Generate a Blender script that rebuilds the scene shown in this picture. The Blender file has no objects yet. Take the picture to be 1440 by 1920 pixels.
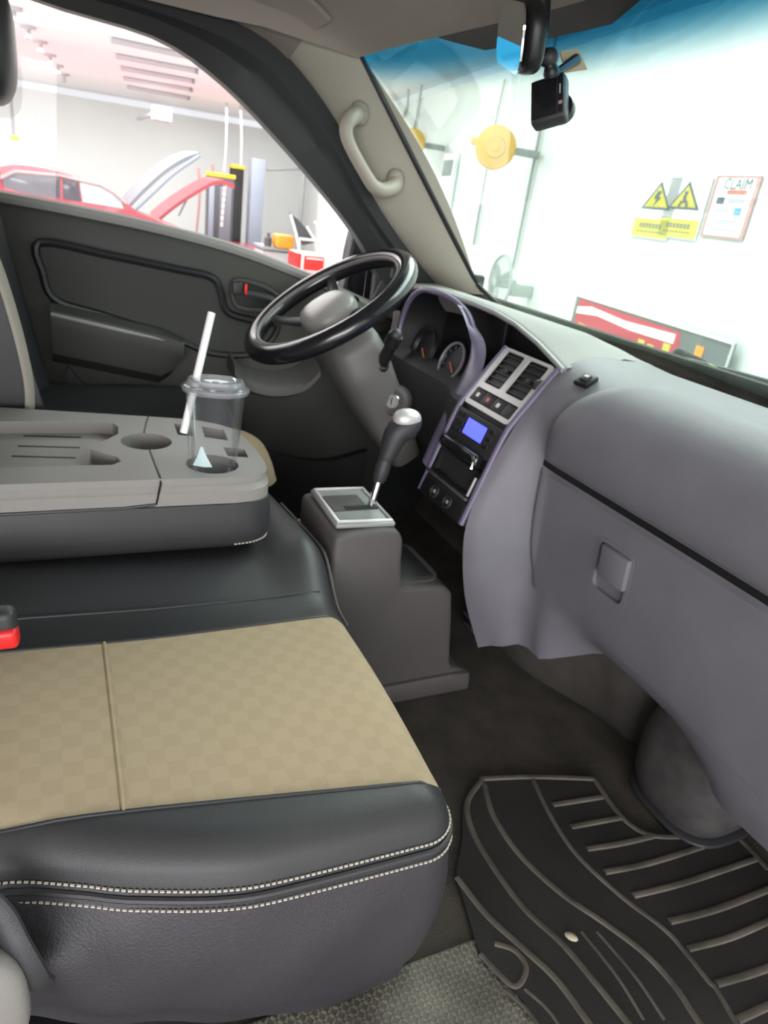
import bpy, bmesh, math, random
from mathutils import Vector, Matrix
def lin(a, b, n): return [a + (b - a) * k / (n - 1) for k in range(n)]
random.seed(7)
C3 = bpy.context.scene.collection
SC = bpy.context.scene

# ------------------------------------------------------------------ camera
F = 1300.0                                   # focal length in pixels of a 1440 x 1920 frame
CAM = Vector((1.2, 0.0, 1.02))               # standing at the open passenger door
_nx = Vector((-652, 675, -F)).normalized()   # camera-space direction of world -X
_py = Vector((2763, 165, -F)); _py = (_py - _nx * _py.dot(_nx)).normalized()
AX, AY = -_nx, _py
AZ = AX.cross(AY)
ROT = Matrix((AX, AY, AZ))                   # camera vector -> world vector
cd = bpy.data.cameras.new('camera'); cam = bpy.data.objects.new('camera', cd); C3.objects.link(cam)
cd.sensor_fit = 'HORIZONTAL'; cd.sensor_width = 36.0; cd.lens = 36.0 * F / 1440.0
cd.clip_start = 0.02; cd.clip_end = 200
cam.matrix_world = Matrix.Translation(CAM) @ ROT.to_4x4()
SC.camera = cam
cd.dof.use_dof = True; cd.dof.focus_distance = 0.5; cd.dof.aperture_fstop = 17.0    # the photo is slightly out of focus everywhere

# ------------------------------------------------------------------ world, lights, exposure
w = bpy.data.worlds.new('World'); SC.world = w; w.use_nodes = True
w.node_tree.nodes['Background'].inputs[0].default_value = (0.96, 0.98, 1.0, 1)
w.node_tree.nodes['Background'].inputs[1].default_value = 0.65
SC.view_settings.view_transform = 'Standard'; SC.view_settings.look = 'None'
SC.view_settings.gamma = 1.0; SC.view_settings.use_curve_mapping = False
SC.view_settings.exposure = 0.57
SC.cycles.max_bounces = 6; SC.cycles.diffuse_bounces = 3; SC.cycles.glossy_bounces = 3; SC.cycles.transmission_bounces = 4; SC.cycles.transparent_max_bounces = 16
SC.cycles.caustics_reflective = False; SC.cycles.caustics_refractive = False

def area(name, loc, size, energy, target, col=(1, 1, 1)):
    l = bpy.data.lights.new(name, 'AREA'); l.shape = 'RECTANGLE'; l.size, l.size_y = size
    l.energy = energy; l.color = col
    o = bpy.data.objects.new(name, l); C3.objects.link(o); o.location = loc
    d = Vector(target) - Vector(loc); o.rotation_euler = d.to_track_quat('-Z', 'Y').to_euler()
    return o
# added unseen fill lights: below the ceiling, behind the camera, beside the far bay
area('ceiling_fill_driver_side', (-6.5, 0.5, 2.38), (9, 4), 240, (-6.5, 0.5, 0), (1.0, 0.985, 0.975))
area('ceiling_fill_far_bay', (-13.0, 1.0, 2.38), (5, 8), 480, (-13.0, 1.0, 0), (1.0, 0.985, 0.975))
area('ceiling_fill_front', (-3.2, 2.2, 2.38), (8.4, 1.2), 200, (-3.2, 2.2, 0), (0.96, 1.0, 0.98))
area('camera_side_fill', (8.0, -2.5, 1.6), (6, 3.4), 500, (0.5, 0.5, 0.4), (0.97, 0.98, 1.0))
area('far_back_fill', (-9.0, -7.2, 1.0), (12, 3.2), 400, (-9.0, 0.0, 0.6), (1.0, 0.99, 0.98))

# ------------------------------------------------------------------ helpers
def ray(u, v): return (ROT @ Vector((u - 720, -(v - 960), -F))).normalized()
def P(u, v, x=None, y=None, z=None):
    """where the sight line through a photo pixel meets the plane x=, y= or z= of the place"""
    d = ray(u, v)
    if x is not None: t = (x - CAM.x) / d.x
    elif y is not None: t = (y - CAM.y) / d.y
    else: t = (z - CAM.z) / d.z
    return CAM + d * t
def lerp(a, b, t): return a + (b - a) * t
def sm(t): t = max(0.0, min(1.0, t)); return t * t * (3 - 2 * t)
def interp(x, tab):
    """piecewise linear table lookup; values may be floats or vectors"""
    if x <= tab[0][0]: return tab[0][1]
    for (a, va), (b, vb) in zip(tab, tab[1:]):
        if x <= b: return va + (vb - va) * ((x - a) / (b - a))
    return tab[-1][1]
def sinterp(x, tab):
    xs = [a for a, b in tab]; vs = [b for a, b in tab]; n = len(tab)
    if x <= xs[0]: return vs[0]
    if x >= xs[-1]: return vs[-1]
    i = max(k for k in range(n - 1) if xs[k] <= x); d = [(vs[k + 1] - vs[k]) / (xs[k + 1] - xs[k]) for k in range(n - 1)]
    m = [d[0]] + [0 if d[k - 1] * d[k] <= 0 else 2 * d[k - 1] * d[k] / (d[k - 1] + d[k]) for k in range(1, n - 1)] + [d[-1]]
    h = xs[i + 1] - xs[i]; t = (x - xs[i]) / h
    return vs[i] * (1 + 2 * t) * (1 - t) ** 2 + h * m[i] * t * (1 - t) ** 2 + vs[i + 1] * t * t * (3 - 2 * t) + h * m[i + 1] * t * t * (t - 1)
def spline(pts, n, closed=False):
    pts = [Vector(p) for p in pts]; m = len(pts); out = []
    segs = m if closed else m - 1
    for k in range(n):
        f = k / n * segs if closed else k / (n - 1) * segs
        i = min(int(f), segs - 1); t = f - i
        g = (lambda j: pts[j % m]) if closed else (lambda j: pts[max(0, min(m - 1, j))])
        p0, p1, p2, p3 = g(i - 1), g(i), g(i + 1), g(i + 2)
        out.append(0.5 * ((2 * p1) + (p2 - p0) * t + (2 * p0 - 5 * p1 + 4 * p2 - p3) * t * t + (3 * p1 - p0 - 3 * p2 + p3) * t ** 3))
    return out
def frame(o, ux, uy):
    """4x4 with x axis ux, y axis along uy, z = x cross y"""
    x = Vector(ux).normalized(); z = x.cross(Vector(uy)).normalized(); y = z.cross(x)
    M = Matrix((x, y, z)).transposed().to_4x4(); M.translation = Vector(o); return M

class B:
    """collects shapes into one bmesh"""
    def __init__(s): s.bm = bmesh.new()
    def grid(s, rows, close_u=False, close_v=False, cap=False):
        vs = [[s.bm.verts.new(p) for p in r] for r in rows]
        nr, nc = len(rows), len(rows[0])
        for i in range(nr if close_v else nr - 1):
            for j in range(nc if close_u else nc - 1):
                q = [vs[i][j], vs[i][(j + 1) % nc], vs[(i + 1) % nr][(j + 1) % nc], vs[(i + 1) % nr][j]]
                try: s.bm.faces.new(q)
                except ValueError: pass
        if cap:
            for r in (vs[0], vs[-1]):
                try: s.bm.faces.new(r)
                except ValueError: pass
        return s
    def box(s, c, size, M=None, bev=0.0, seg=2):
        t = bmesh.new(); bmesh.ops.create_cube(t, size=1.0)
        bmesh.ops.scale(t, vec=size, verts=t.verts)
        if bev: bmesh.ops.bevel(t, geom=list(t.edges), offset=bev, segments=seg, affect='EDGES', profile=0.5)
        bmesh.ops.translate(t, vec=c, verts=t.verts)
        if M is not None: bmesh.ops.transform(t, matrix=M, verts=t.verts)
        return s.add(t)
    def add(s, t):
        me = bpy.data.meshes.new('tmp'); t.to_mesh(me); t.free(); s.bm.from_mesh(me); bpy.data.meshes.remove(me); return s
    def tube(s, path, r, n=10, closed=False, cap=True, flat=1.0, up=None):
        path = [Vector(p) for p in path]; m = len(path); rows = []
        rr = r if isinstance(r, (list, tuple)) else [r] * m
        nrm = None
        for i, p in enumerate(path):
            a = path[(i - 1) % m] if (closed or i) else p; b = path[(i + 1) % m] if (closed or i < m - 1) else p
            t = (b - a).normalized()
            if nrm is None: nrm = t.orthogonal() if up is None else (Vector(up) - t * t.dot(Vector(up)))
            else: nrm = nrm - t * nrm.dot(t)
            nrm.normalize(); bi = t.cross(nrm)
            rows.append([p + (nrm * math.cos(k * 2 * math.pi / n) * flat + bi * math.sin(k * 2 * math.pi / n)) * rr[i] for k in range(n)])
        return s.grid(rows, close_u=True, close_v=closed, cap=cap and not closed)
    def lathe(s, prof, M=None, n=24, cap=False, arc=2 * math.pi):
        rows = []
        for r, z in prof:
            rows.append([Vector((r * math.cos(arc * k / n), r * math.sin(arc * k / n), z)) for k in range(n)])
        if M is not None: rows = [[M @ p for p in r] for r in rows]
        return s.grid(rows, close_u=True, cap=cap)
    def prism(s, poly, M, depth, bev=0.0, seg=2):
        """poly (x,y) in frame M, extruded along +z by depth"""
        t = bmesh.new(); vs = [t.verts.new((p[0], p[1], 0)) for p in poly]
        f = t.faces.new(vs)
        e = bmesh.ops.extrude_face_region(t, geom=[f])
        bmesh.ops.translate(t, vec=(0, 0, depth), verts=[v for v in e['geom'] if isinstance(v, bmesh.types.BMVert)])
        bmesh.ops.recalc_face_normals(t, faces=t.faces)
        if bev: bmesh.ops.bevel(t, geom=list(t.edges), offset=bev, segments=seg, affect='EDGES', profile=0.5)
        bmesh.ops.transform(t, matrix=M, verts=t.verts)
        return s.add(t)
    def holed(s, outer, holes, M, depths, thick, walls=True):
        """a plate (outline and openings as (x,y) in frame M) with pits of the given depths below it"""
        t = bmesh.new(); edges = []
        def loop(pts):
            vs = [t.verts.new((p[0], p[1], 0)) for p in pts]
            for a, b in zip(vs, vs[1:] + vs[:1]): edges.append(t.edges.new((a, b)))
            return vs
        ov = loop(outer); hv = [loop(h) for h in holes]
        bmesh.ops.triangle_fill(t, use_beauty=True, use_dissolve=False, edges=edges)
        def wall(vs, d, floor):
            lo = [t.verts.new((v.co.x, v.co.y, -d)) for v in vs]
            m = len(vs)
            for i in range(m): t.faces.new((vs[i], vs[(i + 1) % m], lo[(i + 1) % m], lo[i]))
            if floor: t.faces.new(lo)
        wall(ov, thick, False)
        for h, d in zip(hv, depths): wall(h, abs(d), d > 0)
        bmesh.ops.transform(t, matrix=M, verts=t.verts)
        return s.add(t)
    def sellip(s, c, r, e=2.5, M=None, nu=28, nv=16):
        rows = []
        sp = lambda a, k: math.copysign(abs(a) ** (2.0 / k), a)
        for i in range(nv + 1):
            ph = -math.pi / 2 + math.pi * i / nv; ph = max(-1.5605, min(1.5605, ph)); row = []
            for j in range(nu):
                th = 2 * math.pi * j / nu
                p = Vector((r[0] * sp(math.cos(ph), e) * sp(math.cos(th), e), r[1] * sp(math.cos(ph), e) * sp(math.sin(th), e), r[2] * sp(math.sin(ph), e))) + Vector(c)
                row.append(M @ p if M is not None else p)
            rows.append(row)
        return s.grid(rows, close_u=True, cap=True)
    def solid(s, t):
        bmesh.ops.recalc_face_normals(s.bm, faces=s.bm.faces)
        bmesh.ops.solidify(s.bm, geom=list(s.bm.faces), thickness=t); return s

def obj(name, b, m, parent=None, smooth=40, kind=None, label=None):
    me = bpy.data.meshes.new(name)
    bm = b.bm if isinstance(b, B) else b
    bmesh.ops.remove_doubles(bm, verts=bm.verts, dist=1e-5)
    bmesh.ops.recalc_face_normals(bm, faces=bm.faces)
    bm.to_mesh(me); bm.free()
    if smooth:
        for p in me.polygons: p.use_smooth = True
        me.set_sharp_from_angle(angle=math.radians(smooth))
    me.materials.append(MAT[m])
    o = bpy.data.objects.new(name, me); C3.objects.link(o)
    if parent is not None:
        o.parent = parent
        o.matrix_parent_inverse = Matrix.Translation(-root_loc(parent)) if not parent.get('_local') else Matrix.Identity(4)
    if kind: o['kind'] = kind
    if label: o['label'] = label
    return o
_LOC = {}
def root_loc(o): return _LOC.get(o.name, Vector((0, 0, 0)))
def thing(name, label, cat, loc=(0, 0, 0), group=None):
    o = bpy.data.objects.new(name, None); C3.objects.link(o); o.location = loc; o.empty_display_size = .05
    _LOC[o.name] = Vector(loc)
    return tag(o, label, cat, group)
def tag(o, label, cat, group=None):
    o['label'] = label; o['category'] = cat
    if group: o['group'] = group
    return o
def struct(name, b, m, smooth=40, parent=None):
    o = obj(name, b, m, parent, smooth); o['kind'] = 'structure'; return o
def copy_of(o, name, parent, loc=None):
    c = o.copy(); c.name = name; C3.objects.link(c); c.parent = parent
    if loc is not None: c.location = loc
    return c

# ------------------------------------------------------------------ materials
MAT = {}
def pmat(name, col, rough=0.6, bump=0.0, bs=300.0, metal=0.0, spec=0.5, var=0.0, vs=6.0, col2=None, coat=0.0, detail=4.0):
    m = bpy.data.materials.new(name); m.use_nodes = True; nt = m.node_tree; N = nt.nodes; L = nt.links
    bs_ = N['Principled BSDF']; bs_.inputs['Roughness'].default_value = rough; bs_.inputs['Metallic'].default_value = metal
    bs_.inputs['Specular IOR Level'].default_value = spec; bs_.inputs['Coat Weight'].default_value = coat
    tc = N.new('ShaderNodeTexCoord')
    if var or col2:
        n = N.new('ShaderNodeTexNoise'); n.inputs['Scale'].default_value = vs; n.inputs['Detail'].default_value = detail
        L.new(tc.outputs['Object'], n.inputs['Vector'])
        r = N.new('ShaderNodeValToRGB'); r.color_ramp.elements[0].position = 0.35; r.color_ramp.elements[1].position = 0.68
        c2 = col2 or tuple(min(1, c * (1 + var)) for c in col); c1 = col if col2 else tuple(c * (1 - var) for c in col)
        r.color_ramp.elements[0].color = (*c1, 1); r.color_ramp.elements[1].color = (*c2, 1)
        L.new(n.outputs['Fac'], r.inputs['Fac']); L.new(r.outputs['Color'], bs_.inputs['Base Color'])
    else: bs_.inputs['Base Color'].default_value = (*col, 1)
    if bump:
        n2 = N.new('ShaderNodeTexNoise'); n2.inputs['Scale'].default_value = bs; n2.inputs['Detail'].default_value = 2
        L.new(tc.outputs['Object'], n2.inputs['Vector'])
        b = N.new('ShaderNodeBump'); b.inputs['Strength'].default_value = bump; b.inputs['Distance'].default_value = 0.002
        L.new(n2.outputs['Fac'], b.inputs['Height']); L.new(b.outputs['Normal'], bs_.inputs['Normal'])
    MAT[name] = m; return m
def glassmat(name, tint, refl=0.5, rough=0.0, band=None):
    m = bpy.data.materials.new(name); m.use_nodes = True; nt = m.node_tree; N = nt.nodes; L = nt.links
    N.remove(N['Principled BSDF']); out = N['Material Output']
    tr = N.new('ShaderNodeBsdfTransparent'); tr.inputs[0].default_value = (*tint, 1)
    gl = N.new('ShaderNodeBsdfGlossy'); gl.inputs['Roughness'].default_value = rough
    fr = N.new('ShaderNodeFresnel'); fr.inputs[0].default_value = 1.45
    mu = N.new('ShaderNodeMath'); mu.operation = 'MULTIPLY'; mu.inputs[1].default_value = refl
    L.new(fr.outputs[0], mu.inputs[0])
    mx = N.new('ShaderNodeMixShader'); L.new(mu.outputs[0], mx.inputs[0]); L.new(tr.outputs[0], mx.inputs[1]); L.new(gl.outputs[0], mx.inputs[2])
    L.new(mx.outputs[0], out.inputs[0])
    if band:
        z0, z1, bc = band
        tc = N.new('ShaderNodeTexCoord'); sp = N.new('ShaderNodeSeparateXYZ'); L.new(tc.outputs['Object'], sp.inputs[0])
        mr = N.new('ShaderNodeMapRange'); mr.inputs[1].default_value = z0; mr.inputs[2].default_value = z1; mr.interpolation_type = 'SMOOTHSTEP'
        L.new(sp.outputs['Z'], mr.inputs[0])
        mc = N.new('ShaderNodeMix'); mc.data_type = 'RGBA'; mc.inputs[6].default_value = (*tint, 1); mc.inputs[7].default_value = (*bc, 1)
        L.new(mr.outputs[0], mc.inputs[0]); L.new(mc.outputs[2], tr.inputs[0])
    MAT[name] = m; return m
def emit(name, col, s):
    m = bpy.data.materials.new(name); m.use_nodes = True; N = m.node_tree.nodes
    b = N['Principled BSDF']; b.inputs['Base Color'].default_value = (*[c * .3 for c in col], 1)
    b.inputs['Emission Color'].default_value = (*col, 1); b.inputs['Emission Strength'].default_value = s
    MAT[name] = m
pmat('dash', (0.182, 0.172, 0.196), 0.44, 0.25, 900, spec=0.5, var=0.06, vs=9)
pmat('dash_top', (0.30, 0.29, 0.28), 0.55, 0.35, 900, spec=0.4, var=0.05, vs=7)
pmat('dash_dark', (0.028, 0.027, 0.03), 0.5, 0.25, 700)
pmat('purple_trim', (0.15, 0.125, 0.20), 0.38, 0.1, 900, spec=0.6)
pmat('brow_highlight_grey', (0.30, 0.30, 0.30), 0.35)
pmat('dial_ring', (0.22, 0.20, 0.23), 0.4)
pmat('black', (0.010, 0.010, 0.011), 0.45)
pmat('black_gloss', (0.012, 0.012, 0.014), 0.16, spec=0.6)
pmat('silver', (0.60, 0.58, 0.57), 0.38, metal=0.35)
pmat('chrome', (0.80, 0.80, 0.82), 0.12, metal=1.0)
pmat('grey_plastic', (0.125, 0.115, 0.110), 0.5, 0.3, 800, var=0.05)
pmat('console_grey', (0.082, 0.073, 0.070), 0.55, 0.35, 800, var=0.06)
pmat('plate_grey', (0.27, 0.275, 0.265), 0.4)
pmat('taupe_plastic', (0.25, 0.23, 0.215), 0.5, 0.3, 900, var=0.04)
pmat('hub_grey', (0.30, 0.28, 0.265), 0.35, 0.05, 600)
pmat('leather', (0.030, 0.029, 0.031), 0.48, 0.18, 700, spec=0.5, var=0.10, vs=4)
pmat('skirt_leather', (0.034, 0.031, 0.036), 0.5, 0.4, 300, spec=0.5, var=0.10, vs=5)
pmat('door_trim', (0.044, 0.043, 0.036), 0.6, 0.3, 700, var=0.05)
pmat('door_inlay', (0.034, 0.034, 0.028), 0.7, 0.3, 500, var=0.05)
pmat('door_ledge', (0.30, 0.29, 0.27), 0.5)
pmat('seal', (0.022, 0.024, 0.023), 0.6, 0.2, 400)
pmat('pillar', (0.40, 0.375, 0.31), 0.7, 0.25, 600, var=0.03)
pmat('headliner', (0.30, 0.26, 0.225), 0.85, 0.5, 500, var=0.04)
pmat('handle_tan', (0.33, 0.295, 0.245), 0.5, 0.1, 500)
pmat('carpet', (0.068, 0.059, 0.047), 0.95, 0.9, 260, var=0.25, vs=12)
pmat('rubber', (0.026, 0.024, 0.022), 0.7, 0.3, 300, var=0.2, vs=8)
pmat('rib_rubber', (0.115, 0.10, 0.082), 0.75, 0.4, 250, var=0.35, vs=14)
pmat('scuffed', (0.052, 0.048, 0.048), 0.40, 0.25, 250, col2=(0.080, 0.075, 0.072), vs=30, detail=8)
pmat('trim_dark', (0.066, 0.058, 0.052), 0.7, 0.3, 300, var=0.12, vs=20)
pmat('thread', (0.52, 0.48, 0.40), 0.8)
pmat('red_plastic', (0.72, 0.02, 0.02), 0.4)
pmat('straw', (0.86, 0.85, 0.84), 0.45)
pmat('paper', (0.66, 0.80, 0.80), 0.7)
pmat('white_wall', (0.64, 0.67, 0.655), 0.8, var=0.015, vs=1.5)
pmat('white_ceiling', (0.88, 0.86, 0.87), 0.85, var=0.01, vs=1.0)
pmat('concrete', (0.52, 0.51, 0.48), 0.35, 0.1, 20, var=0.12, vs=2)
pmat('batten', (0.50, 0.48, 0.50), 0.6)
pmat('car_red', (0.36, 0.04, 0.06), 0.3, coat=0.4)
pmat('car_grey', (0.17, 0.18, 0.21), 0.45)
pmat('car_window', (0.09, 0.08, 0.10), 0.12)
pmat('car_window_pale', (0.42, 0.50, 0.50), 0.15)
pmat('tyre', (0.02, 0.02, 0.02), 0.8)
pmat('lift_dark', (0.07, 0.07, 0.08), 0.5)
pmat('lift_blue', (0.25, 0.29, 0.35), 0.5)
pmat('yellow', (0.80, 0.50, 0.02), 0.45)
pmat('orange', (0.80, 0.30, 0.02), 0.5)
pmat('reel_yellow', (0.52, 0.30, 0.03), 0.45, var=0.06)
pmat('off_white', (0.74, 0.73, 0.70), 0.6)
pmat('conduit', (0.26, 0.28, 0.28), 0.6)
pmat('fan_grey', (0.34, 0.37, 0.36), 0.5)
pmat('sign_white', (0.70, 0.72, 0.72), 0.4)
pmat('sign_yellow', (0.52, 0.47, 0.07), 0.5)
pmat('sign_dark', (0.09, 0.11, 0.14), 0.5)
pmat('sign_red', (0.62, 0.16, 0.12), 0.5)
pmat('sign_pink', (0.46, 0.26, 0.26), 0.5)
pmat('sign_blue', (0.10, 0.30, 0.45), 0.5)
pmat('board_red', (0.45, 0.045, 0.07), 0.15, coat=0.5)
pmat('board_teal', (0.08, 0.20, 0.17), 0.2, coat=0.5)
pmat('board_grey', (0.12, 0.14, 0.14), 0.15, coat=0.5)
pmat('green', (0.26, 0.55, 0.08), 0.4)
pmat('step_plate', (0.21, 0.195, 0.16), 0.6, 0.0, var=0.3, vs=10)
pmat('tape_tan', (0.42, 0.34, 0.20), 0.5)
pmat('mirror', (0.75, 0.78, 0.80), 0.02, metal=1.0)
pmat('crumb', (0.55, 0.50, 0.36), 0.7)
glassmat('windshield_glass', (0.915, 0.985, 0.955), 0.35, band=(1.275, 1.345, (0.13, 0.42, 0.56)))
glassmat('clear_glass', (0.985, 0.98, 0.985), 0.3)
def cupmat(name, dif, refl):
    m = glassmat(name, (0.985, 0.985, 0.99), refl, 0.04); nt = m.node_tree; N = nt.nodes; L = nt.links
    tr = next(n for n in N if n.type == 'BSDF_TRANSPARENT'); mx = next(n for n in N if n.type == 'MIX_SHADER')
    d = N.new('ShaderNodeBsdfTranslucent'); d.inputs[0].default_value = (.9, .9, .95, 1); d2 = N.new('ShaderNodeBsdfDiffuse'); d2.inputs[0].default_value = (.9, .9, .95, 1)
    m2 = N.new('ShaderNodeMixShader'); L.new(d.outputs[0], m2.inputs[1]); L.new(d2.outputs[0], m2.inputs[2])
    m3 = N.new('ShaderNodeMixShader'); m3.inputs[0].default_value = dif; L.new(tr.outputs[0], m3.inputs[1]); L.new(m2.outputs[0], m3.inputs[2]); L.new(m3.outputs[0], mx.inputs[1])
cupmat('cup_plastic', .045, .4)
cupmat('lid_plastic', .30, .8)
emit('lcd', (0.08, 0.10, 1.0), 1.6)
emit('tube_light', (0.95, 1.0, 1.0), 6.0)
def fabric():
    m = pmat('beige_fabric', (0.42, 0.365, 0.26), 0.85, 0.5, 900)
    nt = m.node_tree; N = nt.nodes; L = nt.links; b = N['Principled BSDF']; tc = N['Texture Coordinate']
    mp = N.new('ShaderNodeMapping'); mp.inputs['Location'].default_value = (0.007, 0.011, 0.0137); mp.inputs['Scale'].default_value = (1, 1, 0.001); L.new(tc.outputs['Object'], mp.inputs[0])
    ch = N.new('ShaderNodeTexChecker'); ch.inputs['Scale'].default_value = 44; L.new(mp.outputs[0], ch.inputs[0])
    ch.inputs[1].default_value = (0.415, 0.310, 0.198, 1); ch.inputs[2].default_value = (0.465, 0.352, 0.230, 1)
    no = N.new('ShaderNodeTexNoise'); no.inputs['Scale'].default_value = 5; no.inputs['Detail'].default_value = 3; L.new(tc.outputs['Object'], no.inputs[0])
    r = N.new('ShaderNodeValToRGB'); r.color_ramp.elements[0].color = (0.415, 0.310, 0.20, 1); r.color_ramp.elements[1].color = (0.475, 0.365, 0.245, 1)
    L.new(no.outputs[0], r.inputs[0])
    mx = N.new('ShaderNodeMix'); mx.data_type = 'RGBA'; mx.inputs[0].default_value = 0.55
    L.new(ch.outputs[0], mx.inputs[6]); L.new(r.outputs[0], mx.inputs[7]); L.new(mx.outputs[2], b.inputs['Base Color'])
fabric()

# ------------------------------------------------------------------ the workshop (setting)
WD = Vector((0.985, -0.174, 0)); WN = Vector((0.174, 0.985, 0)); WB = Vector((-17.7, 6.17, 0))   # front wall line, its outward normal, the far corner
ZG, ZC = -0.80, 2.47
def wallM(s, z, off=0.0):
    """frame on the front wall: x along the wall, y up, z out of the wall towards the room"""
    return frame(WB + WD * s + Vector((0, 0, z)) - WN * off, WD, (0, 0, 1))
def onwall(u, v, off=0.0):
    d = ray(u, v); t = WN.dot(WB - WN * off - CAM) / WN.dot(d); p = CAM + d * t
    return (p - WB).dot(WD), p.z
struct('wall_front', B().box((13, 1.6, -0.1), (27, 4.0, 0.2), frame(WB + Vector((0, 0, ZG - 0.5)), WD, (0, 0, 1))), 'white_wall', 0)
struct('wall_left', B().box((-7, 1.6, -0.1), (14.4, 4.0, 0.2), frame(WB + Vector((0, 0, ZG - 0.5)), WN, (0, 0, 1))), 'white_wall', 0)
struct('ceiling', B().box((12.9, -6.5, 0), (27.0, 13.4, 0.12), frame(WB + Vector((0, 0, ZC + 0.06)), WD, WN)), 'white_ceiling', 0)
struct('workshop_floor', B().box((12.9, -6.5, 0), (27.0, 13.4, 0.1), frame(WB + Vector((0, 0, ZG - 0.05)), WD, WN)), 'concrete', 0)

# ------------------------------------------------------------------ the cab (setting): floor, roof lining, rear panel, pillars, windscreen
fl = B()
prof = [(-0.55, 0.0), (0.5, 0.0), (1.13, 0.0), (1.19, 0.02), (1.225, 0.08), (1.245, 0.20), (1.255, 0.36), (1.26, 0.60), (1.265, 0.80)]
fl.grid([[Vector((x, p.x, p.y)) for p in [Vector((q.x, q.y)) for q in spline([(a, b, 0) for a, b in prof], 30)]] for x in lin(-0.86, 1.02, 10)])
fl.solid(-0.03)
struct('floor', fl, 'carpet')
struct('wall_back', B().box((-0.06, -0.56, 0.72), (1.66, 0.04, 1.46), bev=0.01), 'headliner')

HEAD = [(-0.675, 0.725, 1.352), (-0.60, 0.755, 1.372), (-0.4, 0.80, 1.388), (0.0, 0.835, 1.395), (0.4, 0.80, 1.388), (0.60, 0.755, 1.372), (0.675, 0.725, 1.352)]
BASE = [(-0.70, 1.195, 0.838), (-0.60, 1.24, 0.785), (-0.4, 1.27, 0.762), (0.0, 1.285, 0.75), (0.4, 1.27, 0.755), (0.60, 1.24, 0.78), (0.70, 1.195, 0.838)]
hs, bs_ = spline(HEAD, 25), spline(BASE, 25)
ws = B().grid([[a.lerp(b, t) + Vector((0, 0.03 * math.sin(math.pi * t), 0.02 * math.sin(math.pi * t))) for a, b in zip(hs, bs_)] for t in lin(0, 1, 13)])
struct('window_1', ws.solid(0.004), 'windshield_glass')
# black rubber border around the windscreen
wb = B().tube(hs + bs_[::-1], 0.007, 8, closed=True)
struct('trim_1', wb, 'black')

# roof lining: from the windscreen header back over the cab, curling down to the door openings
FO = [P(u, v, x=-0.80) for u, v in [(480, 52), (560, 122), (640, 235), (700, 362), (760, 455), (828, 540)]]   # inner edge of the left door opening
FO = spline([(-0.80, 0.10, 1.43), (-0.80, 0.30, 1.405)] + FO, 26)
rl = B(); rows = []
for k in range(13):
    t = k / 12.0
    row = []
    for i, h in enumerate(hs):
        f = abs(i / 24.0 * 2 - 1)
        y = lerp(h.y, -0.56, t)
        z = h.z + 0.075 * sm(t * 5) * (1 - f ** 6) + 0.02 * sm(t * 5)
        x = h.x * (1 + 0.16 * sm(t * 4))
        row.append(Vector((x, y, z)))
    rows.append(row)
rl.grid(rows)
struct('cab_roof', rl.solid(0.03), 'headliner')

# A-pillar trims: the strip between the door opening and the windscreen edge
def pillar(sign):
    b = B(); rows = []
    edge = [Vector((hs[0].lerp(bs_[0], t).x, hs[0].lerp(bs_[0], t).y + 0.03 * math.sin(math.pi * t), hs[0].lerp(bs_[0], t).z + 0.02 * math.sin(math.pi * t))) for t in lin(-0.10, 1.05, 20)]
    inner = [FO[int(round(i))].copy() for i in lin(7, 25, 20)]
    for a, c in zip(inner, edge):
        mid = (a + c) / 2 + Vector((0.030, -0.012, 0.0))
        row = [a + Vector((-0.03, 0.0, 0.0))] + [((1 - s) ** 2) * a + 2 * s * (1 - s) * mid + s * s * c for s in lin(0, 1, 9)]
        rows.append([Vector((p.x * sign, p.y, p.z)) for p in row])
    b.grid(rows); return b.solid(0.006)
struct('trim_2', pillar(1), 'pillar')
struct('trim_3', pillar(-1), 'pillar')
# side roof rail lining above the left door
rr = B(); rows = []
for k, p in enumerate(FO[:11]):
    rows.append([p + Vector((-0.03, 0, 0)), p, p.lerp(Vector((-0.62, p.y + 0.02, p.z + 0.055)), 0.5) + Vector((0, 0, 0.015)), Vector((-0.60, p.y + 0.03, p.z + 0.06))])
rows = [[q + Vector((0, -0.70, 0.01)) for q in rows[0]]] + rows
struct('trim_4', rr.grid(rows).solid(0.01), 'headliner')
# sill step beside the seat with its pressed pattern
sp_ = B().box((0.84, 0.16, -0.008), (0.36, 0.86, 0.024), bev=0.006)
st = struct('step_plate', sp_, 'step_plate')
pim = B().box((0, 0, 0), (0.009, 0.004, 0.003), Matrix.Rotation(0.6, 4, 'Z'))
pm = B()
for i in range(18):
    for j in range(46):
        pm.box((0, 0, 0), (0.0070, 0.0032, 0.002), Matrix.Translation((0.668 + i * 0.008, 0.20 + j * 0.0085, 0.0045)) @ Matrix.Rotation(0.7 if (i + j) % 2 else -0.7, 4, 'Z'))
o = obj('tread_pimples', pm, 'step_plate', st, 0); o['kind'] = 'stuff'

struct('trim_7', B().box((-0.86, 1.12, 0.42), (0.03, 0.40, 0.86), bev=0.01), 'seal')
# black printed band on the glass behind the mirror foot
fr = []
for t in (0.012, 0.05, 0.085):
    row = []
    for f in lin(-1, 1, 13):
        half = 0.20 * (1 - t / 0.13) + 0.03; i = 12 + (f * half - 0.05) / (1.35 / 24); k = int(i); g = i - k
        a = hs[k].lerp(hs[k + 1], g); c = bs_[k].lerp(bs_[k + 1], g)
        row.append(a.lerp(c, t) + Vector((0, 0.03 * math.sin(math.pi * t), 0.02 * math.sin(math.pi * t))) + Vector((0, -0.012, -0.006)))
    fr.append(row)
struct('trim_6', B().grid(fr).solid(0.002), 'black')

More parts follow.
